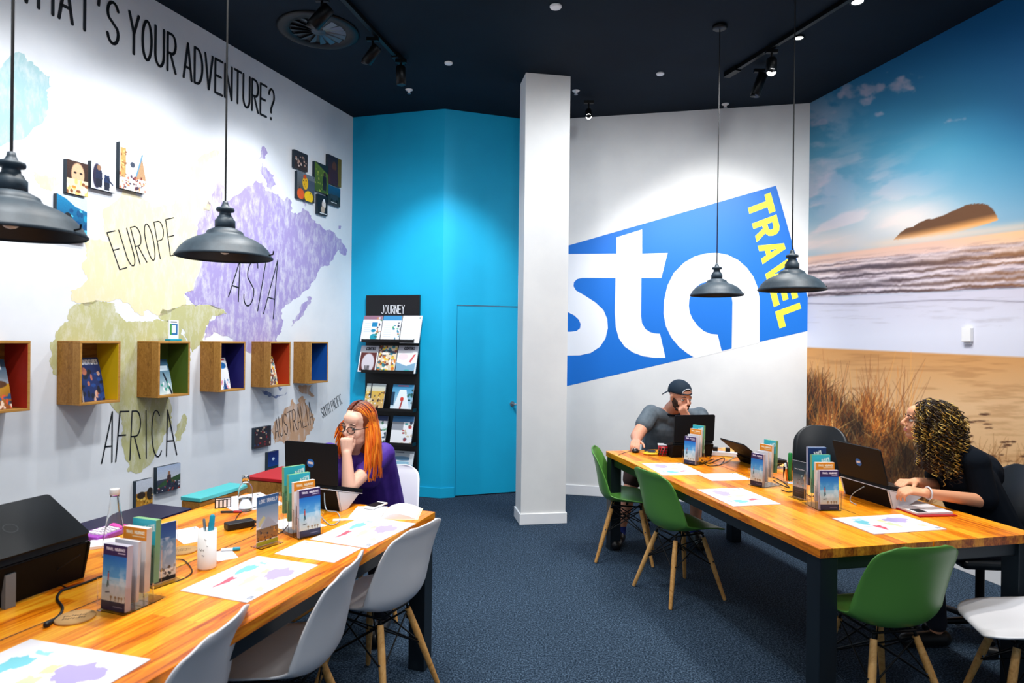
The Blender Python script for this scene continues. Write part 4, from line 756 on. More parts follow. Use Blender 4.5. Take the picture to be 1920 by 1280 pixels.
# ================================================================ SHELL CHAIRS
def catmull(P, n):
    P = [np.array(p, float) for p in P]; out = []; N = len(P)-1
    for i in range(n+1):
        t = i/n*N; k = min(int(t), N-1); f = t-k; p0 = P[max(k-1, 0)]; p1 = P[k]; p2 = P[k+1]; p3 = P[min(k+2, N)]
        out.append(.5*((2*p1)+(-p0+p2)*f+(2*p0-5*p1+4*p2-p3)*f*f+(-p0+3*p1-3*p2+p3)*f**3))
    return out
def shell_mb():
    # y forward, z up, half width, edge lift
    K = [(.225, .412, .185, .0), (.21, .43, .20, .004), (.12, .436, .222, .022), (.02, .428, .232, .042), (-.08, .424, .236, .06), (-.15, .437, .237, .075), (-.195, .485, .236, .085), (-.215, .56, .232, .08), (-.23, .65, .224, .06), (-.25, .74, .21, .036), (-.263, .778, .198, .02), (-.268, .802, .19, .012)]
    K = [(a, b, w*.93, e) for a, b, w, e in K]; C = catmull(K, 44); dist = [0]
    for i in range(1, len(C)): dist.append(dist[-1]+math.hypot(C[i][0]-C[i-1][0], C[i][1]-C[i-1][1]))
    Ltot = dist[-1]; mb = MB(); V = []; ns = 26
    for i, (y, z, w, e) in enumerate(C):
        a = C[max(i-1, 0)]; b = C[min(i+1, len(C)-1)]; t = Vector((0, b[0]-a[0], b[1]-a[1])).normalized(); nrm = Vector((0, t.z, -t.y))
        if nrm.z < 0 and i < 20: nrm = -nrm
        nrm = Vector((0, -t.z*-1, t.y*-1))  # toward sitter
        for dd, rc in ((dist[i], .07), (Ltot-dist[i], .085)):
            if dd < rc: w = w-rc+math.sqrt(max(rc*rc-(rc-dd)**2, 0))
        for j in range(ns+1):
            s = -1+2*j/ns; ee = e*abs(s)**2.4; V.append(Vector((w*math.sin(s*PI/2*.97)/math.sin(PI/2*.97) if False else w*s, y, z))+nrm*ee)
    F_ = [(i*(ns+1)+j, i*(ns+1)+j+1, (i+1)*(ns+1)+j+1, (i+1)*(ns+1)+j) for i in range(len(C)-1) for j in range(ns)]
    mb.add(V, F_, 0, True); return mb
def shell_chair(label, m, loc, az, group):
    r = thing('shell_chair', label, 'chair', loc, -az, group)        # local +Y faces the sitter's front; az clockwise from +Y
    o = part('shell', shell_mb(), m, r, solid=.007); 
    tops = [(-.10, .10), (.10, .10), (-.10, -.11), (.10, -.11)]; bots = [(-.20, .19), (.20, .19), (-.20, -.215), (.20, -.215)]
    for (a, b), (c, d) in zip(tops, bots):
        mb = MB(); P0 = Vector((a, b, .375)); P1 = Vector((c, d, .004)); mb.tube([P1, P1*.98+P0*.02, P1*.3+P0*.7, P0], [.0095, .0115, .0165, .014], 12); lg = part('leg', mb, 'wood_beech', r)
        mb = MB(); q = P0*.62+P1*.38; mb.cyl(q-Vector((.019, 0, 0)), q+Vector((.019, 0, 0)), .005, None, 8); part('bolt', mb, 'chrome', lg)
    mb = MB()
    for (a, b) in tops: mb.tube([(a, b, .33), (a, b, .385), (a*.9, b*.9, .405)], .0065, 8); 
    mb.tube([(-.10, .10, .40), (-.10, -.11, .40), (.10, -.11, .40), (.10, .10, .40), (-.10, .10, .40)], .0055, 8); mb.box((0, 0, .408), (.17, .02, .008)); part('seat_mount', mb, 'black_metal', r)
    mid = [Vector((t[0], t[1], .375))*.55+Vector((b[0], b[1], 0))*.45 for t, b in zip(tops, bots)]
    for i, j in ((0, 3), (1, 2), (0, 1), (2, 3), (0, 2), (1, 3)):
        mb = MB(); p = mid[i]; q = Vector((tops[j][0], tops[j][1], .37)); mb.cyl(p, q, .0038, None, 8); mb.cyl(mid[j], Vector((tops[i][0], tops[i][1], .37)), .0038, None, 8); part('brace', mb, 'black_metal', r)
    return r
rd = math.radians
ch0 = shell_chair('white shell chair with beech legs, farthest along the left table', 'shell_white', (-.605, 2.90, 0), rd(-64), 'white shell chairs at the left table')
def chair(loc, az, label, group, m=None): return clone(ch0, loc, -az, label, group, {'shell_white': m} if m else None)
gw, gg = 'white shell chairs at the left table', 'green shell chairs at the right table'
chair((-.82, 2.345, 0), rd(-86), 'white shell chair with beech legs, middle one at the left table', gw)
chair((-1.05, 1.83, 0), rd(-86), 'white shell chair cut off by the bottom edge, nearest the camera', gw)
chair((.875, 4.81, 0), rd(102), 'green shell chair at the far end of the right table, seen from the front', gg, 'shell_green')
chair((1.09, 4.12, 0), rd(68), 'green shell chair with its back to the aisle, second from the far end', gg, 'shell_green')
chair((1.60, 2.81, 0), rd(-10), 'green shell chair at the near end of the right table', gg, 'shell_green')
chair((2.19, 2.69, 0), rd(-75), 'white shell chair pushed under the right table, beside the green one', None)
chair((-.80, 3.86, 0), rd(190), 'white shell chair under the red haired woman', None)

def office_chair(label, loc, az):
    r = thing('office_chair', label, 'chair', loc, -az, 'dark office chairs around the right table')
    mb = MB(); V = []; n1_, n2_ = 18, 14
    for i in range(n1_+1):
        t = i/n1_; an = max(0, (t-.5)/.5)*PI/2; z = .50+.60*t if t <= .5 else .80+.14*math.sin(an); w = (.20 if t <= .5 else .20-.14+.14*math.cos(an)); tt = (z-.5)/.44; y = -.20-.06*tt+.03*math.sin(tt*PI)
        for j in range(n2_+1): s = -1+2*j/n2_; V.append(Vector((w*s, y+1.2*(w*s)**2, z)))
    mb.add(V, [(i*(n2_+1)+j, i*(n2_+1)+j+1, (i+1)*(n2_+1)+j+1, (i+1)*(n2_+1)+j) for i in range(n1_) for j in range(n2_)], 0, True); part('backrest', mb, 'shell_black', r, solid=.03)
    mb = MB(); mb.box((0, .0, .455), (.44, .42, .05)); part('seat', mb, 'shell_black', r, bevel=.022)
    mb = MB(); mb.cyl((0, 0, .07), (0, 0, .43), .022); mb.box((0, 0, .42), (.16, .2, .02)); part('column', mb, 'black_metal', r)
    mb = MB(); mb.tube([(0, -.1, .42), (0, -.22, .43), (0, -.255, .5), (0, -.245, .6)], .014, 10); part('back_support', mb, 'black_metal', r)
    for k in range(5):
        a = 2*PI*k/5+.3; mb = MB(); mb.tube([(0, 0, .09), (.26*math.cos(a), .26*math.sin(a), .065)], [.022, .014], 10); s = part('star_leg', mb, 'black_metal', r)
        mb = MB(); c_ = Vector((.265*math.cos(a), .265*math.sin(a), .027)); t = Vector((-math.sin(a), math.cos(a), 0))*.02; mb.cyl(c_-t, c_+t, .026, None, 14); part('caster', mb, 'black_plastic', s)
    return r
office_chair('dark office chair under the curly haired woman', (2.60, 3.56, 0), rd(-85))
office_chair('empty dark office chair standing by the mural behind the laptop', (2.37, 5.0, 0), rd(215))
office_chair('dark office chair under the man in the cap', (1.42, 5.66, 0), rd(175))

# ================================================================ PENDANT LAMPS
def pendant(label, loc, top=HT):
    r = thing('pendant_lamp', label, 'lamp', loc, 0, 'dark metal dome pendant lamps'); R_ = .19; k = 1
    pr = [(R_, 0), (R_+.002, .004), (R_-.004, .010), (.172, .035), (.15, .058), (.12, .076), (.09, .088), (.078, .093), (.073, .100), (.070, .108), (.052, .118), (.044, .122)]
    mb = MB(); mb.lathe(pr, 48); part('shade', mb, 'lamp_enamel', r); mb = MB(); mb.lathe([(p[0]-.003, p[1]-.002) for p in pr], 48); part('shade_lining', mb, 'lamp_inside', r)
    mb = MB(); mb.lathe([(.0, .118), (.040, .118), (.040, .155), (.034, .160), (.030, .170), (.024, .176), (.022, .19), (.034, .193), (.036, .20), (.034, .207), (.018, .212), (.012, .225), (.010, .236), (.0, .236)], 28); part('socket', mb, 'lamp_enamel', r)
    mb = MB(); mb.tube([(R_-.006, .0, .012), (R_+.012, 0, .016), (R_+.014, 0, .03)], .003, 8); part('clip', mb, 'black_metal', r)
    mb = MB(); mb.ell((0, 0, .055), (.032, .032, .042)); mb.cyl((0, 0, .09), (0, 0, .12), .014); part('bulb', mb, 'bulb', r)
    h = top-loc[2]; mb = MB(); mb.tube([(0, 0, .235), (0, 0, h*.5), (0, 0, h-.02)], .0042, 8); part('cord', mb, 'cable_black', r)
    mb = MB(); mb.lathe([(0, h), (.052, h), (.052, h-.02), (.044, h-.026), (0, h-.026)], 28); part('canopy', mb, 'black_metal', r)
    return r
def lamppos(px, py, Y, z): p = onY(px, py, Y); return Vector((p.x, p.y, z))
pendant('dark dome pendant lamp hanging in front of the word ASIA', lamppos(421.5, 478, 2.70, onY(421, 483, 2.70).z))
pendant('dark dome pendant lamp cut by the left edge', lamppos(20, 430, 1.87, onY(20, 438, 1.87).z))
pendant('dark dome pendant lamp hanging in front of the white letter a', lamppos(1343.5, 553, 4.74, onY(1343, 554, 4.74).z))
pendant('dark dome pendant lamp in front of the word TRAVEL, the nearer of the right pair', lamppos(1484.5, 543, 3.80, onY(1484, 544, 3.8).z))

# ================================================================ CEILING FIXTURES
def rtrack(name, label, P0, P1):
    r = thing(name, label, 'light track', ((P0+P1)/2), math.atan2((P1-P0).y, (P1-P0).x)); Ln = (P1-P0).length
    mb = MB(); mb.box((0, 0, -.018), (Ln, .034, .034)); part('rail', mb, 'black_metal', r, bevel=.002); mb = MB(); mb.box((Ln/2-.05, -.0, -.022), (.16, .06, .042)); part('power_feed', mb, 'black_metal', r, bevel=.003)
    return r
def head(label, p, tgt, lit=False, ln=.15, rad=.04):
    r = thing('track_spotlight', label, 'spotlight', (p.x, p.y, HT-.036), 0, 'black track spotlights'); d = (Vector(tgt)-Vector((p.x, p.y, HT-.14))).normalized(); c = Vector((0, 0, -.12))
    mb = MB(); mb.box((0, 0, -.012), (.09, .03, .026)); mb.cyl((0, 0, -.02), (0, 0, -.075), .009, None, 10); part('arm', mb, 'black_metal', r)
    a = c-d*ln*.45; b = c+d*ln*.55; mb = MB(); mb.tube([a, a+d*.012, b-d*.004, b, b-d*.004], [rad*.8, rad, rad, rad*.96, rad*.8], 24); part('housing', mb, 'black_metal', r)
    mb = MB(); q = b+d*.0006; mb.tube([q, q+d*.001], [rad*.82, rad*.82], 24); part('lens', mb, 'light_face' if lit else 'lamp_inside', r)
    return r
T0, T1 = onz(596, -60, HT), onz(752, 110, HT); rtrack('light_track', 'black ceiling light track beside the round vent', T0-(T1-T0).normalized()*2.2, T1)
T2, T3 = onz(1366, 134, HT), onz(1545, 22, HT); rtrack('light_track', 'black ceiling light track above the right table', T3+(T3-T2).normalized()*2.0, T2)
tg = LW.P(.2, 2.6)
head('black track spotlight overlapping the round ceiling vent', onz(604, -14, HT), LW.P(-.1, 2.4), False, .17, .045); head('small black track spotlight right of the round vent', onz(699, 62, HT), LW.P(.9, 2.5)); head('dark cylinder spotlight at the end of the left track', onz(752, 104, HT), (-.8, 5.45, 1), False, .15)
head('lit track spotlight on the right track', onz(1447, 85, HT), (1.3, 3.2, .6), True, .15); head('dark track spotlight aimed down at the end of the right track', onz(1424, 122, HT), (1.25, 5.3, 1.6), False, .2)
r = head('single lit cylinder spotlight by the white column', onz(1104, 182, HT), (.45, 3.2, 1.2), True, .13, .032)
def disc(name, label, cat, px, py, rad, m, face, group=None, lit=False):
    p = onz(px, py, HT); r = thing(name, label, cat, p, 0, group); mb = MB(); mb.lathe([(0, -.001), (rad, -.001), (rad*1.0, -.008), (rad*.9, -.014), (rad*.74, -.012)], 32); part('trim_ring', mb, m, r); mb = MB(); mb.lathe([(0, -.013 if not lit else -.009), (rad*.74, -.0125 if not lit else -.009)], 32); part('face', mb, face, r); return r
disc('smoke_detector', 'white round detector at the top edge left of the pendant', 'smoke detector', 1042, 11, .042, 'white_plastic', 'white_plastic'); disc('recessed_light', 'white recessed ceiling disc left of the column', 'ceiling light', 841, 117, .034, 'white_plastic', 'white_plastic', 'small ceiling discs'); disc('recessed_light', 'white recessed ceiling disc right of the column', 'ceiling light', 1238, 137, .034, 'white_plastic', 'white_plastic', 'small ceiling discs')
disc('recessed_light', 'bright round downlight right of the long lamp cord', 'ceiling light', 1498, 69, .04, 'black_metal', 'light_face', 'small ceiling discs', True); disc('recessed_light', 'bright downlight cut by the top edge', 'ceiling light', 1608, 1, .05, 'black_metal', 'light_face', 'small ceiling discs', True)
for px, py, lb in ((767, 168, 'small white sprinkler left of the column'), (1080, 170, 'small white sprinkler right of the column'), (1360, 195, 'small white sprinkler above the logo wall')):
    p = onz(px, py, HT); r = thing('sprinkler', lb, 'sprinkler', p, 0, 'ceiling sprinklers'); mb = MB(); mb.lathe([(0, 0), (.036, 0), (.032, -.006), (.014, -.008), (.012, -.03), (0, -.03)], 24); part('escutcheon', mb, 'white_plastic', r); mb = MB(); mb.lathe([(0, -.034), (.017, -.034), (.017, -.037), (0, -.037)], 16); part('deflector', mb, 'silver', r)
# round swirl vent
p = onz(597, 57, HT); r = thing('ceiling_vent', 'round dark swirl air vent in the ceiling', 'vent', p); mb = MB(); mb.lathe([(.30, 0), (.302, -.008), (.285, -.014), (.21, -.012), (.205, -.004)], 56); part('ring', mb, 'black_metal', r)
mb = MB(); mb.lathe([(0, -.014), (.05, -.014), (.055, -.004)], 32); part('hub', mb, 'lamp_enamel', r)
mb = MB()
for k in range(16):
    a = 2*PI*k/16; u = Vector((math.cos(a), math.sin(a), 0)); t = Vector((-math.sin(a), math.cos(a), 0)); mb.add([u*.055+Vector((0, 0, -.003)), u*.205+Vector((0, 0, -.003)), u*.2+t*.045+Vector((0, 0, -.016)), u*.055+t*.012+Vector((0, 0, -.014))], [(0, 1, 2, 3)])
part('vanes', mb, 'vane_metal', r, 'shiny curved vanes', solid=.0015)
mb = MB(); mb.lathe([(0, -.0015), (.207, -.0015)], 32); part('duct', mb, 'black_plastic', r)
# ================================================================ THINGS ON THE TABLES
def yaw(nx, ny): return math.atan2(nx, -ny)          # local -Y -> (nx,ny)
def V2(px, py): return onz(px, py, ZT)
def leaflet(kind, seed=0, w=72, h=154):
    c = Cv(w, h, (250, 250, 252), seed)
    if kind == 'purple':
        c.rect(0, 0, w, h*.17, (52, 34, 92)); c.text('TRAVEL INSURANCE', w*.12, h*.05, w*.9, h*.085, (244, 240, 250), 1.3, .25); c.line((w*.62, h*.12), (w*.9, h*.12), 2, (214, 204, 230))
        c.grad(h*.17, h*.5, (18, 108, 196), (96, 170, 220)); c.grad(h*.5, h*.86, (160, 206, 232), (240, 234, 220)); n = vnoise(h, w, 5, 4, c.rng, 4); c.blend(np.clip((n-.5)*5, 0, 1)*np.clip((c.Y/h-.3)*5, 0, 1)*(c.Y < h*.8)*.6, (240, 244, 248))
        for x in (.4, .58, .72, .84): c.ell(w*x, h*.79, w*.05, h*.02, (176, 150, 110)); c.line((w*x, h*.84), (w*x, h*.79), 2, (150, 120, 84))
        c.ell(w*.25, h*.42, 2, 2, (90, 50, 40)); c.line((w*.25, h*.45), (w*.25, h*.54), 4, (190, 60, 50)); c.line((w*.24, h*.55), (w*.22, h*.64), 3, (30, 80, 80)); c.line((w*.26, h*.55), (w*.28, h*.62), 2.4, (30, 60, 80)); c.line((w*.17, h*.73), (w*.32, h*.72), 2.4, (50, 50, 60))
        c.rect(0, h*.86, w, h, (34, 34, 74)); c.line((w*.5, h*.93), (w*.88, h*.93), 1.2, (200, 200, 226))
    if kind == 'orange': c.rect(0, 0, w, h*.2, (240, 146, 30)); c.text('TRAVEL INSURANCE', w*.12, h*.055, w*.9, h*.095, (255, 246, 224), 1.3, .25); c.line((w*.4, h*.135), (w*.9, h*.135), 2, (255, 236, 200)); c.rect(0, h*.2, w, h, (234, 234, 236)); c.rect(w*.1, h*.5, w*.4, h*.9, (110, 70, 50))
    if kind == 'teal': c.a[:] = (54, 184, 204); c.poly([(w*.5, h*.11), (w*.92, h*.06), (w*.95, h*.17), (w*.53, h*.21)], (226, 244, 246)); c.text('STA', w*.58, h*.1, w*.88, h*.165, (64, 184, 190), 1.8, .3); c.rect(0, h*.4, w, h, (90, 160, 130)); c.speck(16, 0, h*.4, w, h, [(60, 130, 90), (140, 190, 150)], 2, 5)
    if kind == 'navy': c.a[:] = (20, 50, 108); c.rect(0, 0, w, h*.03, (120, 160, 210)); c.poly([(w*.3, h*.13), (w*.7, h*.08), (w*.74, h*.2), (w*.34, h*.24)], (236, 240, 246)); c.text('STA', w*.38, h*.11, w*.68, h*.2, (20, 30, 60), 2, .3)
    if kind == 'grey': c.a[:] = (224, 226, 232)
    if kind == 'love':
        c.grad(0, h*.22, (40, 96, 160), (70, 120, 176)); c.text('LOVE TRAVEL?', w*.1, h*.07, w*.92, h*.135, (240, 244, 250), 2, .25); c.grad(h*.22, h*.62, (126, 156, 190), (206, 212, 222)); c.poly([(w*.15, h*.66), (w*.5, h*.42), (w*.85, h*.6), (w, h*.66)], (176, 182, 196)); c.poly([(w*.1, h*.5), (w*.3, h*.4), (w*.4, h*.45), (w*.1, h*.62)], (214, 210, 150))
        c.grad(h*.66, h*.9, (120, 90, 44), (196, 130, 30)); c.speck(30, 0, h*.64, w, h*.92, [(40, 34, 36), (220, 150, 40), (90, 60, 40)], 1.5, 4); c.rect(0, h*.92, w, h, (206, 206, 50))
    if kind == 'sky':
        c.grad(0, h*.3, (20, 70, 160), (60, 110, 180)); n = vnoise(h, w, 7, 4, c.rng, 4); c.grad(h*.3, h*.8, (110, 150, 196), (176, 190, 214)); c.blend(np.clip((n-.5)*5, 0, 1)*(c.Y > h*.25)*.8, (230, 234, 242)); c.speck(26, 0, h*.76, w, h, [(50, 60, 44), (90, 70, 56), (40, 60, 110), (190, 180, 176)], 1.5, 5); c.rect(0, h*.93, w, h, (26, 28, 40))
    if kind == 'dark':
        c.grad(0, h*.4, (10, 44, 62), (16, 66, 80)); [c.line((w*a, h*.215), (w*b_, h*.225), 3.2, (226, 232, 238)) for a, b_ in ((.14, .34), (.4, .56), (.62, .86))]; c.grad(h*.36, h*.72, (70, 90, 96), (210, 196, 190)); c.speck(22, 0, h*.36, w, h*.7, [(40, 34, 32), (220, 210, 204), (150, 120, 90), (120, 190, 200)], 2, 5); c.rect(0, h*.72, w, h, (50, 40, 38)); c.line((w*.2, h*.8), (w*.8, h*.8), 1, (150, 140, 130)); c.line((w*.2, h*.86), (w*.7, h*.86), 1, (150, 140, 130))
    return c
def acrylic_holder(label, loc, rz, n, w=.105, dy=.03, dz=.028):
    r = thing('brochure_holder', label, 'brochure holder', loc, rz, 'clear tiered brochure holders'); t = .002; hw = w/2+.004
    mb = MB(); D = n*dy+.02; mb.box((0, D/2-.018, .001), (2*hw, D, t)); part('base', mb, 'acrylic', r)
    for i in range(n):
        mb = MB(); y = i*dy; z = i*dz; mb.box((0, y-.0165, z/2+.05), (2*hw, t, .10+z)); mb.box((-hw, y, z/2+.045), (t, .029, .09+z)); mb.box((hw, y, z/2+.045), (t, .029, .09+z)); part('pocket', mb, 'acrylic', r)
    return r
edges = {'purple': (190, 188, 206), 'orange': (226, 216, 206), 'teal': (120, 170, 120), 'navy': (150, 160, 190), 'grey': (214, 214, 220)}
def stack(kinds, labels, loc, rz, grp, w=.099, h=.20, dy=.03, dz=.028, t=.02):
    R_ = Matrix.Rotation(rz, 3, 'Z')
    for i, (k, lb) in enumerate(zip(kinds, labels)):
        o = printed('leaflet_stack', w, h*(.93 if k == 'grey' else 1), t*(.5 if k == 'grey' else 1), leaflet(k, i), None, edges[k], lean=-.04); o.location = Vector(loc)+R_ @ Vector((0, i*dy, .004+i*dz)); o.rotation_euler = (0, 0, rz); tag(o, lb, 'leaflets', grp)
def standee(kind, label, loc, rz, w=.10, h=.20):
    r = thing('display_stand', label, 'display stand', loc, rz, 'clear display stands with a printed card'); mb = MB(); mb.box((0, 0, .0015), (w+.006, .07, .003)); part('base', mb, 'acrylic', r)
    mb = MB(); mb.box((0, -.004, h/2+.003), (w+.006, .002, h+.006)); part('clear_front', mb, 'acrylic', r); printed('card', w, h, .0025, leaflet(kind, 5, 80, 154), r, base=(0, .0, .004))
GS = 'leaflet stacks in the holders'
# left near holder
lz = yaw(-axL.x*.7-.12, -axL.y)
L0 = V2(209, 1150)+Vector((0, .02, 0)); acrylic_holder('clear holder with four leaflet stacks near the front of left table', L0, lz, 4, dy=.034)
stack(['purple', 'grey', 'orange', 'teal'], ['purple headed blue sky leaflets at front of the near left holder', 'plain pale leaflets behind the purple ones, near left holder', 'orange leaflets in the near left holder', 'teal leaflets at back of the near left holder'], L0, lz, GS, dy=.034, dz=.018)
# left far holder
l2 = yaw(.72, -.69); L2 = V2(580, 1007)+Vector((-.005, .012, 0)); acrylic_holder('clear holder with four leaflet stacks before the woman\'s laptop', L2, l2, 4, dy=.045)
stack(['purple', 'orange', 'teal', 'teal'], ['purple headed blue sky leaflets at front of the far left holder', 'orange leaflets in the far left holder', 'lower teal leaflets in the far left holder', 'highest teal leaflets at back of the far left holder'], L2, l2, GS, dy=.045, dz=.026)
# right holders
l3 = yaw(-.77, -.64); R1 = V2(1292, 871)+Vector((.01, .012, 0)); acrylic_holder('clear holder with leaflets before the man\'s laptop', R1, l3, 4, w=.095, dy=.035)
stack(['purple', 'grey', 'orange', 'teal'], ['purple headed leaflets by the man\'s laptop', 'pale leaflets by the man\'s laptop', 'orange leaflets by the man\'s laptop', 'teal leaflets by the man\'s laptop'], R1, l3, GS, w=.09, h=.19, dy=.032, dz=.024)
l4 = yaw(-.86, -.51); R2 = V2(1418, 912)+Vector((.01, .012, 0)); acrylic_holder('clear holder with leaflets in the middle of right table', R2, l4, 4, w=.095, dy=.04)
stack(['purple', 'grey', 'orange', 'teal'], ['purple headed leaflets, front of the middle right holder', 'pale leaflets in the middle right holder', 'orange leaflets in the middle right holder', 'tall teal leaflets at back of the middle right holder'], R2, l4, GS, w=.085, h=.19, dy=.038, dz=.024)
l5 = yaw(.06, -1); R3 = V2(1557, 958)+Vector((0, .018, 0)); acrylic_holder('clear holder with four leaflet stacks before the curly haired woman', R3, l5, 4, dy=.04)
stack(['purple', 'orange', 'teal', 'navy'], ['purple headed blue sky leaflets at front of the nearest right holder', 'orange leaflets in the nearest right holder', 'teal leaflets in the nearest right holder', 'navy leaflets at back of the nearest right holder'], R3, l5, GS, h=.20, dy=.04, dz=.033)
standee('sky', 'clear stand with cloudy sky card behind the near left holder', V2(304, 1092)+Vector((0, .0, 0)), yaw(.86, -.51), .095, .2); standee('love', 'clear stand with LOVE TRAVEL? card on the left table', V2(501, 1021), yaw(.86, -.51), .105, .2); standee('dark', 'clear stand with dark travel card on the right table', V2(1499, 934), yaw(-.93, -.36), .095, .2)

# map placemats and papers
def mapmat(label, quad, flip=False, plain=False, name='placemat', cat='placemat', t=.003, grp='printed world map placemats'):
    P = [V2(*q) for q in quad]; c = (P[0]+P[1]+P[2]+P[3])/4; ex_ = (P[1]-P[0]+P[2]-P[3])/2; ey_ = (P[3]-P[0]+P[2]-P[1])/2; w = ex_.length; h = ey_.length; rz = math.atan2(ex_.y, ex_.x)
    c2 = Cv(150, 106, (228, 228, 236), 4)
    if not plain:
        c2.poly(jag([(20, 30), (30, 22), (44, 24), (48, 34), (40, 44), (34, 56), (28, 50)], 2, 2), (120, 200, 214)); c2.poly(jag([(30, 14), (48, 12), (50, 20), (36, 20)], 2, 2), (150, 214, 220)); c2.poly(jag([(38, 58), (50, 60), (52, 72), (44, 90), (40, 76)], 2, 2), (226, 90, 110))
        c2.poly(jag([(70, 30), (80, 26), (84, 40), (72, 44)], 1.5, 2), (244, 224, 170)); c2.poly(jag([(68, 48), (84, 46), (90, 60), (82, 80), (76, 66), (68, 58)], 2, 2), (210, 226, 180)); c2.poly(jag([(84, 26), (104, 16), (126, 22), (134, 32), (122, 44), (112, 56), (102, 50), (88, 44)], 3, 3), (176, 164, 216)); c2.poly(jag([(120, 70), (134, 68), (138, 80), (122, 82)], 2, 2), (246, 208, 180))
        c2.line((16, 62), (34, 63), 1.5, (170, 206, 214)); c2.text('STA', 136, 92, 144, 98, (60, 80, 110), 1, .3)
    else: c2.line((12, 12), (20, 12), 3, (60, 70, 90)); c2.line((30, 14), (90, 14), .8, (214, 216, 222)); c2.line((12, 30), (110, 30), .8, (222, 224, 230))
    if flip: c2.a = c2.a[::-1, ::-1].copy()
    o = printed(name, w, h, t, c2, None, (236, 236, 240), horiz=True); o.location = (c.x, c.y, ZT); o.rotation_euler = (0, 0, rz); tag(o, label, cat, grp)
mapmat('world map placemat cut by the bottom left corner', [(-190, 1330), (105, 1372), (238, 1240), (40, 1193)])
mapmat('world map placemat at the middle of the left table', [(342, 1108), (462, 1131), (598, 1060), (480, 1043)])
mapmat('world map placemat beside the farthest white chair', [(592, 1013), (702, 1030), (767, 981), (672, 968)])
mapmat('white sheet between two placemats on the left table', [(515, 1038), (625, 1055), (679, 1028), (570, 1013)], plain=True, name='paper_sheet', cat='paper', t=.0015, grp='white paper sheets on the tables')
mapmat('world map placemat at the man\'s end of the right table', [(1312, 888), (1280, 867), (1200, 870), (1252, 893)]); mapmat('world map placemat in front of the second green chair', [(1462, 945), (1391, 915), (1305, 918), (1377, 950)]); mapmat('world map placemat nearest the camera on right table', [(1637, 1002), (1773, 993), (1690, 964), (1562, 972)])
mapmat('blank white sheet between two placemats on right table', [(1310, 890), (1337, 902), (1410, 899), (1375, 885)], plain=True, name='paper_sheet', cat='paper', t=.0015, grp='white paper sheets on the tables')
mapmat('white paper behind the pen cup on left table', [(318, 1000), (345, 1020), (402, 1010), (362, 984)], plain=True, name='paper_sheet', cat='paper', t=.0015, grp='white paper sheets on the tables')
mapmat('white paper fanned out before the teal topped box', [(396, 938), (450, 962), (530, 945), (490, 922)], plain=True, name='paper_sheet', cat='paper', t=.0015, grp='white paper sheets on the tables')
mapmat('white paper under the far left brochure holder', [(512, 985), (560, 1001), (600, 985), (552, 962)], plain=True, name='paper_sheet', cat='paper', t=.001, grp='white paper sheets on the tables')
mapmat('white paper with small print beside the pen cup', [(400, 1040), (416, 1053), (440, 1045), (428, 1026)], plain=True, name='paper_sheet', cat='paper', t=.001, grp='white paper sheets on the tables')

